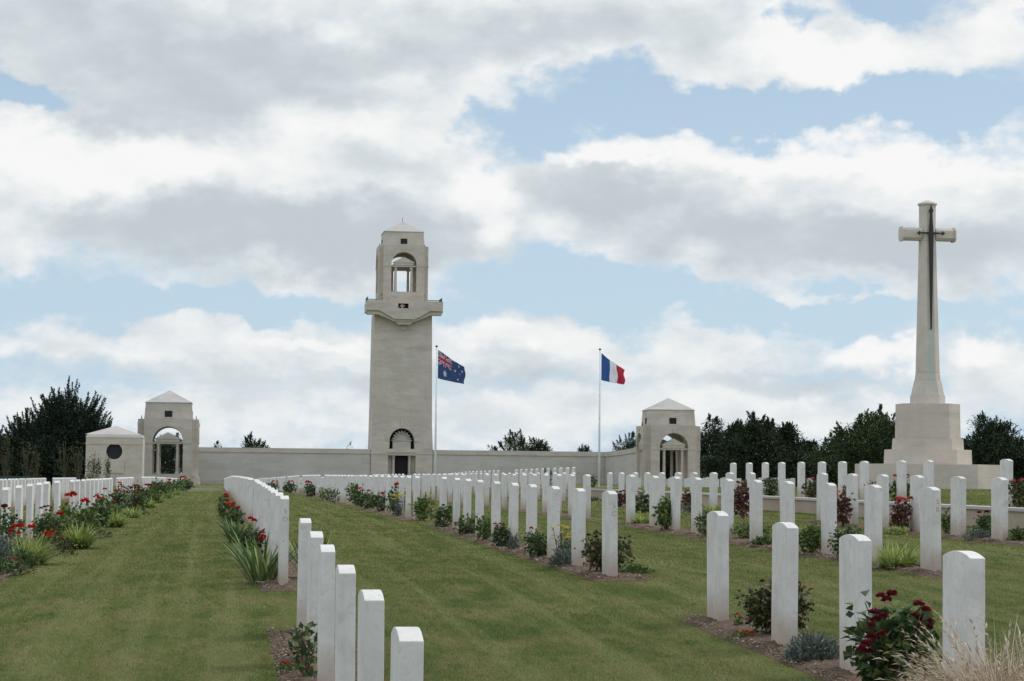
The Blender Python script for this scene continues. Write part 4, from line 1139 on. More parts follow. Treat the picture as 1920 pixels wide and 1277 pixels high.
# ------------------------------------------------------------------ cross of sacrifice
def cross():
    d = 85.0; x, y = XY(1740.5, d)
    g = -0.50
    e = empty('stone_cross', (x, y, 0), label='tall white limestone memorial cross with a bronze sword on an octagonal base', cat='cross')
    b = MB()
    O = .586
    def oc(h0, z0, h1, z1, M_=None): b.cham(h0, h0*O, z0, h1, h1*O, z1, M=M_)
    oc(2.66, g-.3, 2.66, .50); oc(1.60, .504, 1.58, 1.08); oc(1.31, 1.084, 1.28, 1.52)
    b.build('stepped_base', M['cross'], e, bevel=0.012)
    b = MB(); oc(1.19, 1.524, 1.17, 2.90); b.build('plinth', M['cross'], e, bevel=0.012)
    b = MB()
    oc(.64, 2.904, .64, 3.24); oc(.61, 3.244, .49, 3.84); oc(.475, 3.844, .44, 4.15); oc(.44, 4.154, .315, 9.42)
    oc(.315, 9.424, .315, 9.96)
    oc(.305, 9.964, .31, 10.86); oc(.36, 10.864, .36, 10.94); oc(.32, 10.944, .10, 11.06)
    for s in (-1, 1):
        Mx = Matrix.Translation((0, 0, 9.69)) @ Matrix.Rotation(s*math.pi/2, 4, 'Y')
        b.cham(.25, .10, .28, .25, .10, 1.03, M=Mx); b.cham(.29, .12, 1.032, .29, .12, 1.11, M=Mx)
    b.build('shaft', M['cross_st'], e, bevel=0.008)
    b = MB(); yf = -.36
    def bl(pts): b.prism(pts, -.50, -.40)
    z = lambda t: t
    bl([(-.012, 5.85), (.012, 5.85), (.085, 9.3), (.095, 9.62), (-.095, 9.62), (-.085, 9.3)])
    bl([(-.095, 9.624), (.095, 9.624), (.06, 10.1), (.035, 10.5), (-.035, 10.5), (-.06, 10.1)])
    bl([(-.04, 10.504), (.04, 10.504), (.085, 10.60), (.04, 10.68), (0, 10.84), (-.04, 10.68), (-.085, 10.60)])
    for s in (-1, 1):
        p = [(s*.10, 9.66), (s*.44, 9.675), (s*.47, 9.62), (s*.58, 9.70), (s*.47, 9.78), (s*.44, 9.725), (s*.10, 9.74)]
        b.prism(p if s > 0 else p[::-1], -.49, -.41)
    b.build('bronze_sword', M['bronze'], e)
def mat_cross_shaft():
    t = NT('cross_shaft_stone')
    p = t.coord('Object')
    n1 = t.noise(p, 1.4, 6, 0.65); n2 = t.noise(p, 9, 5, 0.7)
    c = t.mix(t.ramp(n1, [(0.35, 0.0), (0.65, 1.0)]), (0.60, 0.53, 0.46), (0.51, 0.445, 0.385))
    c = t.mix(t.ramp(n2, [(0.5, 0.0), (0.8, 0.3)]), c, (0.38, 0.35, 0.31))
    sep = t.node('ShaderNodeSeparateXYZ'); t.L(p, sep.inputs[0])
    ax = t.math('ABSOLUTE', t.math('ADD', sep.outputs['X'], t.math('MULTIPLY', t.math('SUBTRACT', n1, .5), .3)))
    mx = t.n.new('ShaderNodeMapRange'); mx.inputs[1].default_value = .20; mx.inputs[2].default_value = .07; t.L(ax, mx.inputs[0])
    mz = t.n.new('ShaderNodeMapRange'); mz.inputs[1].default_value = 6.3; mz.inputs[2].default_value = 5.6; t.L(sep.outputs['Z'], mz.inputs[0])
    mz2 = t.n.new('ShaderNodeMapRange'); mz2.inputs[1].default_value = 3.3; mz2.inputs[2].default_value = 4.2; t.L(sep.outputs['Z'], mz2.inputs[0])
    my = t.math('LESS_THAN', sep.outputs['Y'], -0.2)
    f = t.math('MULTIPLY', t.math('MULTIPLY', mx.outputs[0], mz.outputs[0]), t.math('MULTIPLY', mz2.outputs[0], my))
    c = t.mix(t.math('MULTIPLY', f, 0.55), c, (0.36, 0.47, 0.40))
    t.col(c); t.rough(0.85, 0.2); t.bump(n2, .3, .02)
    return t.m
M['cross_st'] = mat_cross_shaft()
cross()

# ------------------------------------------------------------------ flags
def flagpole(px, d, ztop, label, name='flagpole'):
    x, y = XY(px, d); g = gz(x, y)
    e = empty(name, (x, y, g), label=label, cat='flagpole')
    b = MB(); b.tube([(0, 0, -.2), (0, 0, (ztop-g)*.5), (0, 0, ztop-g)], .085, .045, 12); b.build('pole', M['pole'], e, smooth=True)
    b = MB(); b.ring([(.03, ztop-g), (.10, ztop-g+.05), (.10, ztop-g+.1), (.03, ztop-g+.16)], 12); b.build('truck_cap', M['iron'], e)
    b = MB(); b.tube([(.075, -.03, 1.0), (.065, -.03, ztop-g-.05)], .008, .008, 4); b.build('halyard', M['pole'], e)
    b = MB(); b.box(-.22, .22, -.22, .22, -.1, .06); b.build('base_block', M['kerb'], e)
    return x, y
def star(u, v, cx, cy, r, n=7):
    dx, dy = u-cx, v-cy
    rr = np.hypot(dx, dy); a = np.arctan2(dx, dy)
    m = np.abs(((a*n/(2*np.pi))+0.5) % 1 - 0.5)*2
    return rr < r*(1-0.55*m)
def flag_cols_au(U, Vv):
    c = np.zeros(U.shape+(4,)); c[...] = (0.045, 0.075, 0.185, 1)
    W = (0.50, 0.48, 0.52, 1); RR = (0.42, 0.04, 0.08, 1)
    u = U*2; v = 1-Vv                                # aspect 2:1, v from top
    can = (u < 1) & (v < .5)
    cu, cv = u, v*2*0.5
    x = (u-.5); y = (v-.25)
    d1 = np.abs(x*.5 - y*1.0)/math.hypot(.5, 1); d2 = np.abs(x*.5 + y*1.0)/math.hypot(.5, 1)
    c[can & ((d1 < .05) | (d2 < .05))] = W
    c[can & ((d1 < .018) | (d2 < .018))] = RR
    c[can & ((np.abs(x) < .085) | (np.abs(y) < .085))] = W
    c[can & ((np.abs(x) < .055) | (np.abs(y) < .055))] = RR
    for (sx, sy, r, n_) in ((.5, .75, .15, 7), (1.5, .84, .075, 7), (1.25, .45, .075, 7), (1.5, .17, .075, 7), (1.72, .37, .075, 7), (1.6, .54, .04, 5)):
        c[star(u, v, sx, sy, r, n_)] = W
    return c
def flag_cols_fr(U, Vv):
    c = np.zeros(U.shape+(4,)); c[...] = (0.045, 0.10, 0.30, 1)
    c[U > .36] = (0.74, 0.75, 0.78, 1); c[U > .68] = (0.52, 0.035, 0.07, 1)
    return c
def mat_flag():
    t = NT('flag_cloth'); at = t.node('ShaderNodeAttribute', _attribute_name='col')
    t.col(at.outputs['Color']); t.rough(.8, .15)
    tr = t.node('ShaderNodeBsdfTranslucent'); t.L(at.outputs['Color'], tr.inputs['Color'])
    ms = t.node('ShaderNodeMixShader'); ms.inputs[0].default_value = .35
    t.L(t.b.outputs[0], ms.inputs[1]); t.L(tr.outputs[0], ms.inputs[2]); t.L(ms.outputs[0], t.n['Material Output'].inputs['Surface'])
    return t.m
M['flag'] = mat_flag()
def flag(px, d, ztop, hoist, w, drop, flyh, colf, label, name, amp=.13, ph=0.0):
    x, y = XY(px, d)
    nu, nv = 150, 90
    u, v = np.meshgrid(np.linspace(0, 1, nu), np.linspace(0, 1, nv))
    C = colf(u, v)
    top = -drop*u**0.95 - 0.05*np.sin(u*3.1); bot = -hoist - (drop+flyh-hoist)*(u**0.75)
    Z = bot + (top-bot)*v
    Z += 0.05*np.sin(u*9+ph)*u*v
    Xx = w*(u**0.97) + 0.05 + 0.06*np.sin(v*7+u*4+ph)*u
    Yy = amp*u*np.sin(u*13 + v*2.8 + ph) + amp*.6*np.sin(u*22 - v*4.5 + 1.3*ph)*u - 0.25*u
    V = np.stack([Xx, Yy, Z], -1).reshape(-1, 3)
    i = np.arange((nv-1)*nu).reshape(nv-1, nu)[:, :-1].ravel()
    Fq = np.stack([i, i+1, i+nu+1, i+nu], 1)
    o = link(bpy.data.objects.new(name, mesh_np(name, V, Fq, M['flag'], smooth=True, cols=C.reshape(-1, 4))))
    o.location = (x+.06, y-.02, ztop)
    tag(o, label, 'flag')
dF = 158.0
flagpole(818.5, dF, 9.22, 'slim white flagpole with a blue ensign right of the tower')
flag(818.5, dF, 9.06, 2.12, 2.0, 1.30, 1.25, flag_cols_au, 'faded blue flag with red and white canton and white stars flying beside the tower', 'blue_ensign')
x_, y_ = XY(1125.3, 161.0)
flagpole(1125.3, 161.0, 9.30, 'slim white flagpole with a tricolour standing on the lawn left of the right pavilion')
flag(1125.3, 161.0, 9.10, 2.05, 1.72, 1.22, 1.15, flag_cols_fr, 'blue white and red tricolour flag flying left of the right pavilion', 'tricolour_flag', ph=2.1)

# ------------------------------------------------------------------ trees
def tree(px, d, ztop, w, label, mat='yew', shape='dome', n=9000, ls=0.22, seed=1, group=None, name='yew_tree', trunk=True, shoots=60, sl=1.0, core=True, zb=None, dx=0.0, depth=None, gaps=0.0):
    r = np.random.default_rng(seed)
    x, y = XY(px, d); g = gz(x, y) if y < 225 else -1.9
    h = ztop - g
    e = empty(name, (x, y, g), label=label, cat='tree', group=group)
    b = MB()
    b.tube([(0, 0, -.3), (.05, 0, h*.3), (-.05, 0.05, h*.62)], w*.045+.08, w*.02+.03, 9)
    limbs = []
    for i in range(9):
        a = 2*math.pi*i/9 + r.uniform(-.3, .3); rr = w*.5*r.uniform(.45, .8); zz = h*r.uniform(.35, .85)
        t = (rr*math.cos(a), rr*math.sin(a), zz); limbs.append(t)
        b.tube([(0, 0, h*r.uniform(.12, .35)), (t[0]*.5, t[1]*.5, zz*.62), t], w*.016+.03, .02, 6)
    b.build('trunk', M['bark'], e)
    dp = depth or w
    # clump centres through the crown volume
    nc = 90
    u = r.normal(0, 1, (nc, 3)); u /= np.linalg.norm(u, axis=1)[:, None]
    q = r.uniform(0.25, 1, nc)**.5
    cz = u[:, 2]*q
    if shape == 'dome':
        C = np.stack([u[:, 0]*q*w*.40, u[:, 1]*q*dp*.40, h*(.50 + .42*cz)], 1)
        C[:, :2] *= (1.12 - .35*np.clip(cz, 0, 1))[:, None]
    elif shape == 'cone':
        t = r.uniform(0.02, 1, nc); rad = w*.44*(1-t)**.65*(0.85+.3*r.uniform(0, 1, nc)); a = r.uniform(0, 2*np.pi, nc)
        qq = r.uniform(.3, 1, nc)**.5
        C = np.stack([np.cos(a)*rad*qq, np.sin(a)*rad*qq*dp/w, h*(.06+.84*t)], 1)
    else:      # ragged: bumps along the top
        t = r.uniform(-1, 1, nc)
        hx = .62 + .22*np.sin(t*3.1+seed) + .12*np.sin(t*7.7+seed*2)
        C = np.stack([t*w*.46, r.uniform(-.35, .35, nc)*dp, h*hx*(1-.45*np.abs(t)**3)*r.uniform(.25, 1, nc)+h*.08], 1)
    cr = w*.098*r.uniform(.6, 1.5, nc) + .12
    k = r.integers(0, nc, n)
    dr = r.normal(0, 1, (n, 3)); dr /= np.linalg.norm(dr, axis=1)[:, None]
    P = C[k] + dr*(cr[k]*r.uniform(.35, 1.25, n))[:, None]*np.array([1.15, 1.15, .95])
    D = dr + r.normal(0, .5, (n, 3)) + [0, 0, .35]
    T = np.clip(.25 + .5*r.uniform(0, 1, n) + .35*(r.uniform(0, 1, nc)[k]-.5), 0, 1)
    # pointed shoots breaking the outline
    PS, DS = [], []
    for i in range(shoots):
        c = C[r.integers(0, nc)]
        o_ = np.array([c[0]*.9, c[1]*.9, (c[2]-h*.42)*1.0+.02]); o_ /= np.linalg.norm(o_)+1e-6
        o_ += r.normal(0, .22, 3) + [0, 0, .30]; o_ /= np.linalg.norm(o_)
        L = w*r.uniform(.09, .19)*sl; m = int(14+L*42)
        s = np.linspace(0, 1, m)
        line = c + o_*(cr.mean()*.6) + o_*(s[:, None]*L) + np.array([0, 0, 1])*(s[:, None]**2*L*.10)
        PS.append(line + r.normal(0, 1, (m, 3))*(0.09*(1-s[:, None])+.02)*w*.12); DS.append(np.tile(o_, (m, 1))*1.1 + r.normal(0, .6*(1-.5*s[:, None]), (m, 3)))
    if PS:
        P = np.concatenate([P]+PS); D = np.concatenate([D]+DS); T = np.concatenate([T, r.uniform(.1, .6, len(P)-len(T))])
    P[:, 2] = np.maximum(P[:, 2], 0.05)
    m = len(P)
    leaf_obj('crown', P, D, ls*r.uniform(.6, 1.4, m), ls*.42*r.uniform(.6, 1.3, m), M[mat], e, tint=T)
    return e
G1 = 'dark evergreen trees beyond the graves on the right'
tree(126, 218, 7.3, 8.6, 'big spiky dark conifer behind the left headstones', 'conifer', 'dome', 42000, .25, 3, name='conifer_tree', shoots=300, sl=1.3, core=True)
tree(62, 214, 5.0, 6.2, 'left spreading arm-like conifer beside the big dark one', 'conifer', 'dome', 15000, .26, 5, name='conifer_tree', shoots=130, sl=1.7, core=True)
tree(180, 216, 4.3, 5.2, 'leaning pointed conifer above the small shelter roof', 'conifer', 'dome', 12000, .26, 6, name='conifer_tree', shoots=120, sl=1.8, core=True)
tree(-14, 216, 4.0, 6.2, 'rounded dark tree cut by the left edge', 'yew', 'dome', 12000, .26, 8, name='evergreen_tree', core=True)
tree(150, 228, 4.2, 10, 'dark evergreen filling the gap behind the small shelter', 'conifer', 'ragged', 14000, .3, 9, name='evergreen_tree')
tree(40, 228, 3.9, 11, 'dark evergreen behind the green netting fence', 'conifer', 'ragged', 14000, .3, 10, name='evergreen_tree')
for i, (px_, zt_, w_, t_) in enumerate(((15, 2.1, .9, 'thin yellowish sapling at the far left before the conifers'), (55, 1.9, 1.2, 'yellowish sapling before the left conifer trunk'), (72, 1.5, .5, 'short leaning sapling right of the yellowish one'), (124, 2.5, .9, 'tall leaning pale sapling in front of the big conifer'), (150, 1.9, 1.0, 'olive sapling just left of the small shelter'))):
    tree(px_, 128, zt_, w_, t_, 'sapling', 'ragged' if i % 2 else 'cone', 300, .12, 20+i, name='sapling_tree', shoots=12, sl=1.4)
# seen through the left pavilion
tree(325, 300, 5.2, 5.6, 'dark round tree seen through the left pavilion arch', 'yew', 'dome', 7000, .3, 31, name='evergreen_tree')
tree(303, 330, 4.6, 5.0, 'dark tree seen beside the left pavilion column', 'yew', 'dome', 6000, .3, 32, name='evergreen_tree')
# beyond the wall
tree(410, 330, 4.4, 2.6, 'tiny bush top peeping over the wall nearest the left pavilion', 'yew', 'dome', 2500, .25, 41, name='evergreen_tree')
tree(479, 320, 5.15, 5.0, 'rounded dark treetop over the wall left of the tower', 'yew', 'dome', 8000, .3, 42, name='evergreen_tree', shoots=60)
tree(649, 340, 4.7, 3.0, 'small spiky treetop over the wall just left of the tower', 'yew', 'ragged', 1800, .28, 43, name='evergreen_tree')
tree(966, 300, 6.15, 4.6, 'loose airy treetop over the wall right of the tower', 'treegreen', 'dome', 5200, .26, 44, name='open_tree', shoots=90)
tree(1012, 305, 5.3, 5.2, 'dense dark dome treetop beside the airy one', 'yew', 'dome', 9000, .3, 45, name='evergreen_tree', shoots=30)
tree(925, 310, 4.1, 2.6, 'low ragged treetop left of the airy tree', 'treegreen', 'dome', 1600, .26, 46, name='open_tree')
tree(1099, 330, 4.6, 3.4, 'small dark treetop over the wall by the French flag', 'yew', 'dome', 5000, .26, 47, name='evergreen_tree')
tree(1183, 300, 5.4, 5.8, 'spreading treetop rising behind the wing wall of the right pavilion', 'yew', 'dome', 8000, .26, 48, name='evergreen_tree')
# right-hand trees
tree(1338, 262, 7.0, 5.6, 'dark evergreen directly right of the right pavilion', 'yew', 'dome', 13000, .30, 51, G1, sl=.62)
tree(1384, 205, 5.1, 4.8, 'pointed dark evergreen second from the right pavilion', 'yew', 'cone', 13000, .28, 52, G1, shoots=100, sl=.62)
tree(1424, 200, 5.75, 5.6, 'tallest dome of the dark evergreens between pavilion and cross', 'yew', 'dome', 17000, .28, 53, G1, shoots=100, sl=.62)
tree(1478, 202, 4.9, 5.0, 'dark evergreen right of the tallest dome', 'yew', 'cone', 13000, .28, 54, G1, shoots=100, sl=.62)
tree(1512, 206, 3.6, 3.6, 'lower sloping evergreen at the gap in the tree line', 'yew', 'dome', 8000, .28, 55, G1, shoots=70, sl=.62)
tree(1572, 160, 3.0, 4.2, 'low spiky dark tree at the right of the gap', 'treegreen', 'dome', 9000, .24, 56, G1, shoots=100, sl=.62)
tree(1636, 150, 4.7, 5.6, 'tall leafy dark tree immediately left of the cross', 'treegreen', 'dome', 20000, .22, 57, G1, shoots=110, sl=.62)
tree(1700, 152, 3.6, 4.4, 'dark tree hidden behind the cross base', 'yew', 'dome', 9000, .24, 58, G1, sl=.62)
tree(1862, 150, 4.3, 4.7, 'dark evergreen immediately right of the cross', 'yew', 'dome', 17000, .22, 59, G1, shoots=110, sl=.62)
tree(1822, 156, 2.9, 2.6, 'lower evergreen peeping out right of the cross plinth', 'yew', 'dome', 7000, .22, 60, G1, shoots=50, sl=.62)
tree(1925, 150, 2.6, 3.4, 'dark evergreen cut by the right edge', 'yew', 'dome', 8000, .22, 61, G1, shoots=40, sl=.62)
# dark hedges closing the lower background
def hedge(px0, px1, d, zt, label, mat='yew', n=16000, ls=.24, name='hedge', thick=2.0):
    x0, y0_ = XY(px0, d); x1, y1_ = XY(px1, d)
    g = gz((x0+x1)/2, y0_)
    m = n
    t = rng.uniform(0, 1, m)
    top = zt - g + .18*np.sin(t*21)+.12*np.sin(t*57)
    P = np.stack([(x1-x0)*t, (y1_-y0_)*t + rng.uniform(0, thick, m), top*rng.uniform(0, 1, m)**.55], 1)
    e = empty(name, (x0, y0_, g), label=label, cat='hedge')
    leaf_obj('foliage', P, rng.normal(0, 1, (m, 3))+[0, -.3, .5], ls*rng.uniform(.6, 1.3, m), ls*.5*np.ones(m), M[mat], e, tint=rng.uniform(0, .8, m))
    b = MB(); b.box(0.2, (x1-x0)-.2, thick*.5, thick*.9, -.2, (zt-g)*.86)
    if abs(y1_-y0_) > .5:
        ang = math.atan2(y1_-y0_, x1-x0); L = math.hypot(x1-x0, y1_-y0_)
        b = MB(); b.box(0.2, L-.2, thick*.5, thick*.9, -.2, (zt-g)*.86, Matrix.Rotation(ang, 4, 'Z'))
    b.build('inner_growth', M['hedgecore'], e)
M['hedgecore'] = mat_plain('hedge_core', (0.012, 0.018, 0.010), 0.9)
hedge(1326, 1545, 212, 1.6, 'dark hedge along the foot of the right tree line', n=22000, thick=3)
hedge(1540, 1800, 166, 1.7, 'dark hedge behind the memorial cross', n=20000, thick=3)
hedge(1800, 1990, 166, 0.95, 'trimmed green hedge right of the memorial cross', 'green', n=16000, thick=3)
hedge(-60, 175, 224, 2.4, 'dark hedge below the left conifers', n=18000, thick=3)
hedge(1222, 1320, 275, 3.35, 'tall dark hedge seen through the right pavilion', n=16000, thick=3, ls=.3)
# green netting fence at the far left
x0, y0_ = XY(-60, 120); x1, _ = XY(66, 120); g = gz(x0, y0_)
e = empty('netting_fence', (x0, y0_, g), label='low dark green netting fence at the far left before the conifers', cat='fence')
b = MB(); b.box(0, x1-x0, -.01, .01, .05, 1.0); b.build('netting', M['net'], e)
for k in range(5):
    b = MB(); xx = (x1-x0)*k/4; b.box(xx-.03, xx+.03, -.05, -.012, -.1, 1.1); b.build('post', M['net'], e)

# ------------------------------------------------------------------ sky, clouds and sun
SUN_EL, SUN_AZ = R(54), R(72)        # azimuth from +Y towards +X
w = bpy.data.worlds.new('World'); scene.world = w; w.use_nodes = True
nt = w.node_tree; N = nt.nodes; Lk = nt.links.new
bg = N['Background']
class W:
    @staticmethod
    def n(ty, **kw):
        q = N.new(ty)
        for k, v in kw.items(): setattr(q, k, v)
        return q
    @staticmethod
    def m(op, a, b=None, c=None, clamp=False):
        q = N.new('ShaderNodeMath'); q.operation = op; q.use_clamp = clamp
        for i, v in enumerate((a, b, c)):
            if v is None: continue
            if hasattr(v, 'links'): Lk(v, q.inputs[i])
            else: q.inputs[i].default_value = v
        return q.outputs[0]
    @staticmethod
    def mixc(f, a, b):
        q = N.new('ShaderNodeMix'); q.data_type = 'RGBA'
        for s, v in ((q.inputs[0], f), (q.inputs[6], a), (q.inputs[7], b)):
            if hasattr(v, 'links'): Lk(v, s)
            elif isinstance(v, (int, float)): s.default_value = v
            else: s.default_value = (*v, 1)
        return q.outputs[2]
    @staticmethod
    def ss(v, a, b, c=0.0, d=1.0):
        q = N.new('ShaderNodeMapRange'); q.interpolation_type = 'SMOOTHSTEP'
        Lk(v, q.inputs[0]); q.inputs[1].default_value = a; q.inputs[2].default_value = b; q.inputs[3].default_value = c; q.inputs[4].default_value = d
        return q.outputs[0]
sky = W.n('ShaderNodeTexSky'); sky.sky_type = 'NISHITA'; sky.sun_disc = False
sky.sun_elevation = SUN_EL; sky.sun_rotation = SUN_AZ; sky.air_density = 1.0; sky.dust_density = 1.2; sky.ozone_density = 1.2
tc = W.n('ShaderNodeTexCoord'); dirv = tc.outputs['Generated']
sp = W.n('ShaderNodeSeparateXYZ'); Lk(dirv, sp.inputs[0])
az = W.m('MULTIPLY', W.m('ARCTAN2', sp.outputs[0], sp.outputs[1]), 57.29578)
el = W.m('MULTIPLY', W.m('ARCSINE', sp.outputs[2]), 57.29578)
def wnoise(vec, scale, detail, rough, sx=1, sy=1, loc=0.0):
    mp = W.n('ShaderNodeMapping'); mp.inputs['Scale'].default_value = (sx, sy, 1); mp.inputs['Location'].default_value = (loc, loc*.7, loc*.3)
    Lk(vec, mp.inputs['Vector'])
    q = W.n('ShaderNodeTexNoise'); q.inputs['Scale'].default_value = scale; q.inputs['Detail'].default_value = detail; q.inputs['Roughness'].default_value = rough
    Lk(mp.outputs[0], q.inputs['Vector']); return q
cbn = W.n('ShaderNodeCombineXYZ'); Lk(az, cbn.inputs[0]); Lk(el, cbn.inputs[1])
# planar cloud space for the part of the sky outside the photographed band is the same az/el plane with noise only
wp = wnoise(cbn.outputs[0], 0.40, 3, 0.5, 1, 1.5)
wp2 = wnoise(cbn.outputs[0], 1.5, 6, 0.6, 1, 1.3, 7.0)
def warp(src, amt):
    sub = W.n('ShaderNodeVectorMath', operation='SUBTRACT'); Lk(src.outputs['Color'], sub.inputs[0]); sub.inputs[1].default_value = (.5, .5, .5)
    sc = W.n('ShaderNodeVectorMath', operation='SCALE'); Lk(sub.outputs[0], sc.inputs[0]); sc.inputs['Scale'].default_value = amt
    return sc.outputs[0]
ad = W.n('ShaderNodeVectorMath', operation='ADD'); Lk(cbn.outputs[0], ad.inputs[0]); Lk(warp(wp, 2.4), ad.inputs[1])
ad2 = W.n('ShaderNodeVectorMath', operation='ADD'); Lk(ad.outputs[0], ad2.inputs[0]); Lk(warp(wp2, .8), ad2.inputs[1])
Pw = ad2.outputs[0]
def blob(px, py, rx, ry, rot=0.0, vec=None):
    """soft ellipse centred on the sky direction of that part of the view; degrees"""
    a = (px-412)/70.6; e_ = (881+(px-412)*.0105-py)/70.6
    mp = W.n('ShaderNodeMapping', vector_type='TEXTURE')
    mp.inputs['Location'].default_value = (a, e_, 0); mp.inputs['Scale'].default_value = (rx/70.0, ry/70.0, 1); mp.inputs['Rotation'].default_value = (0, 0, R(rot))
    Lk(vec or Pw, mp.inputs['Vector'])
    ln = W.n('ShaderNodeVectorMath', operation='LENGTH')
    sx = W.n('ShaderNodeVectorMath', operation='MULTIPLY'); Lk(mp.outputs[0], sx.inputs[0]); sx.inputs[1].default_value = (1, 1, 0)
    Lk(sx.outputs[0], ln.inputs[0])
    return W.ss(ln.outputs['Value'], 1.35, 0.35)
def total(lst):
    acc = None
    for it in lst:
        wgt = it[4]; rot = it[5] if len(it) > 5 else 0
        t = W.m('MULTIPLY', blob(*it[:4], rot), wgt)
        acc = t if acc is None else W.m('ADD', acc, t)
    return acc
cover = total([(330, 60, 520, 120, 1), (420, 190, 420, 110, .9), (700, 230, 260, 150, .8), (760, 60, 330, 110, .9),
               (110, 330, 230, 110, 1), (330, 350, 260, 110, .9), (520, 420, 330, 110, 1), (800, 400, 170, 130, 1), (640, 500, 200, 50, .5), (30, 450, 70, 40, .6),
               (1180, 55, 330, 95, 1), (1380, 120, 170, 75, .7), (1650, 110, 190, 60, 1), (1860, 60, 110, 70, .9), (1560, 30, 110, 40, .4),
               (1080, 370, 150, 100, 1), (1330, 350, 300, 100, 1), (1700, 370, 330, 120, 1.1), (1500, 470, 330, 80, .9), (1800, 490, 250, 70, .9), (1330, 500, 60, 35, .5),
               (250, 640, 340, 50, .75), (560, 640, 250, 45, .7), (640, 700, 500, 45, .6), (960, 650, 200, 45, .85), (1250, 660, 260, 60, .8), (1400, 600, 140, 35, .5), (1640, 665, 110, 38, 1), (1860, 690, 110, 55, .9),
               (1500, 760, 600, 50, .7), (700, 790, 900, 50, .7)])
holes = total([(60, 190, 90, 28, 1), (1000, 240, 90, 55, .8), (880, 210, 50, 40, .6), (1420, 205, 330, 45, 1.1), (1780, 205, 150, 40, 1), (1150, 150, 110, 35, .5), (300, 560, 300, 45, 1), (880, 500, 120, 50, .8), (1080, 540, 200, 50, 1.1), (1560, 580, 260, 28, 1), (1500, 40, 40, 35, .8), (1660, 15, 80, 30, .7)])
fb = wnoise(cbn.outputs[0], 0.50, 9, 0.57, 1, 1.9, 3.0).outputs['Fac']
fb2 = wnoise(cbn.outputs[0], 2.2, 8, 0.6, 1, 1.5, 11.0).outputs['Fac']
# outside the framed band: broken cumulus everywhere
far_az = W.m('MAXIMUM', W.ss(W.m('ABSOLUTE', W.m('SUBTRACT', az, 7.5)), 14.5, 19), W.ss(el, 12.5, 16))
wide = wnoise(dirv, 2.6, 8, 0.6, 1, 1, 5.0).outputs['Fac']
cov_out = W.m('MULTIPLY', W.ss(wide, 0.40, 0.56), 1.0)
dens = W.m('ADD', W.m('SUBTRACT', cover, W.m('MULTIPLY', holes, .95)), W.m('MULTIPLY', W.m('SUBTRACT', fb, .5), 1.5))
dens = W.m('ADD', dens, W.m('MULTIPLY', W.m('SUBTRACT', fb2, .5), .75))
mask_in = W.ss(dens, -0.18, 0.80)
mixf = W.n('ShaderNodeMix'); mixf.data_type = 'FLOAT'; Lk(far_az, mixf.inputs[0]); Lk(mask_in, mixf.inputs[2]); Lk(cov_out, mixf.inputs[3])
mask = mixf.outputs[0]
grey = total([(160, 60, 340, 90, .8), (340, 190, 380, 70, .9), (560, 110, 260, 45, .7), (900, 60, 260, 60, .55), (1180, 60, 260, 60, .5), (500, 430, 360, 80, .95), (680, 440, 260, 90, .7), (250, 420, 180, 60, .4), (700, 300, 140, 40, .2),
              (1130, 350, 130, 60, .95), (1250, 400, 240, 60, .55), (1480, 460, 330, 60, .9), (1780, 480, 260, 70, .85), (300, 700, 300, 30, .35), (800, 720, 300, 30, .5), (1500, 715, 160, 26, .7), (200, 600, 130, 25, .2), (1020, 700, 200, 30, .4)])
hil = total([(110, 300, 150, 70, .8), (320, 310, 120, 45, .7), (560, 300, 60, 40, .3), (915, 370, 70, 70, .8), (1180, 280, 200, 28, .9), (1400, 290, 260, 40, .9), (1720, 290, 300, 55, 1), (1620, 120, 150, 45, 1), (1480, 60, 60, 80, .7), (1640, 658, 105, 26, 1), (1850, 665, 60, 30, .8), (960, 640, 120, 25, .5), (600, 640, 150, 15, .5), (1870, 60, 90, 50, .5), (620, 240, 200, 40, .4)])
fb3 = wnoise(cbn.outputs[0], 0.75, 8, 0.50, 1, 1.7, 19.0).outputs['Fac']
gl = W.m('ADD', grey, W.m('MULTIPLY', W.m('SUBTRACT', fb3, .5), 1.7))
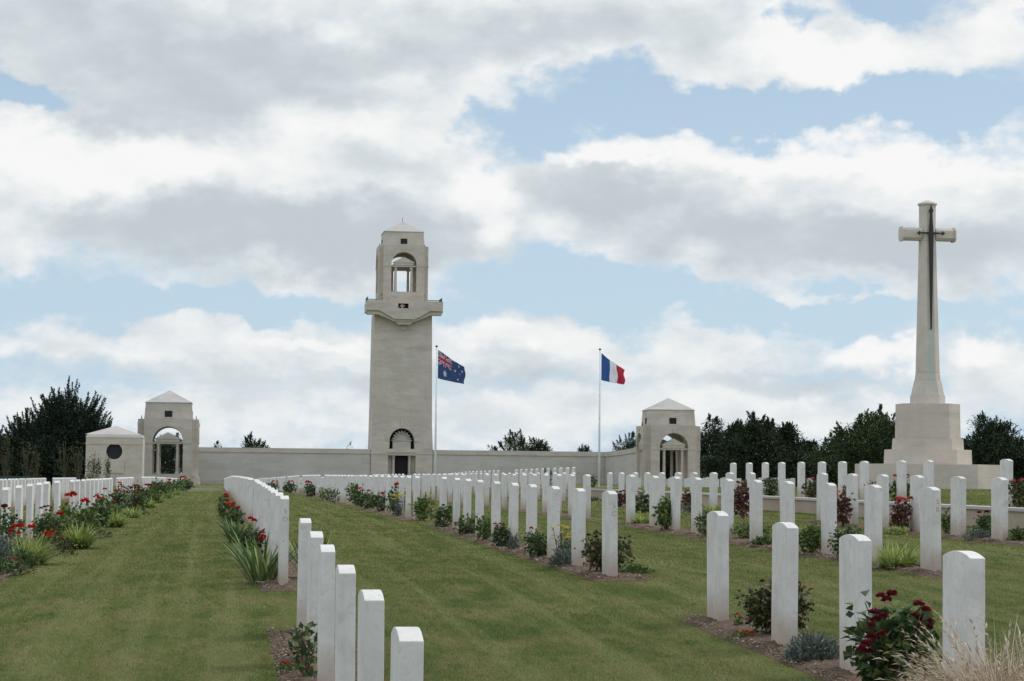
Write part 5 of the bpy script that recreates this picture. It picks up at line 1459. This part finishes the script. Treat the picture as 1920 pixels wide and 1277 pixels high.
gl = W.m('SUBTRACT', gl, W.m('MULTIPLY', hil, .9))
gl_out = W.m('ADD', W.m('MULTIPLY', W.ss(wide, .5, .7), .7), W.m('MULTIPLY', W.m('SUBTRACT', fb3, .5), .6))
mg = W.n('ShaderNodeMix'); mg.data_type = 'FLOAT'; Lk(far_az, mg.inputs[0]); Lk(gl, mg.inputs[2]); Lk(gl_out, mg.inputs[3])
rp = N.new('ShaderNodeValToRGB'); els = rp.color_ramp.elements
els[0].position = 0.0; els[0].color = (.93, .935, .93, 1); els[1].position = 1.0; els[1].color = (.54, .60, .645, 1)
q = els.new(.42); q.color = (.72, .77, .80, 1)
mrg = W.ss(mg.outputs[0], -.7, 1.35); Lk(mrg, rp.inputs['Fac'])
STR = 0.10
cl = W.n('ShaderNodeVectorMath', operation='SCALE'); Lk(rp.outputs['Color'], cl.inputs[0]); cl.inputs['Scale'].default_value = 1.0/STR
# thin veil that whitens the blue, stronger towards the horizon
veil = W.ss(el, 14, 0, .48, .82)
blue = W.mixc(veil, sky.outputs['Color'], tuple(c/STR for c in (.55, .725, .885)))
final0 = W.mixc(mask, blue, cl.outputs[0])
# unseen sky outside the framed band boosted to add fill light on the scene
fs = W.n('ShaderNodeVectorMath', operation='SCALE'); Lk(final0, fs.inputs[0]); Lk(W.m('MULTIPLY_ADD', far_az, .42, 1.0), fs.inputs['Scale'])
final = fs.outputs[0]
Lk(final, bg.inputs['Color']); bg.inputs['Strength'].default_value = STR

sl = bpy.data.lights.new('sun', 'SUN'); sl.energy = 1.5; sl.angle = R(11); sl.color = (1.0, .94, .86)
so = bpy.data.objects.new('sun', sl)
sd = Vector((math.sin(SUN_AZ)*math.cos(SUN_EL), math.cos(SUN_AZ)*math.cos(SUN_EL), math.sin(SUN_EL)))
so.rotation_euler = sd.to_track_quat('Z', 'Y').to_euler(); so.location = (0, 0, 60); link(so)

scene.view_settings.view_transform = 'Standard'; scene.view_settings.look = 'None'; scene.view_settings.exposure = 0.0; scene.view_settings.gamma = 1.0
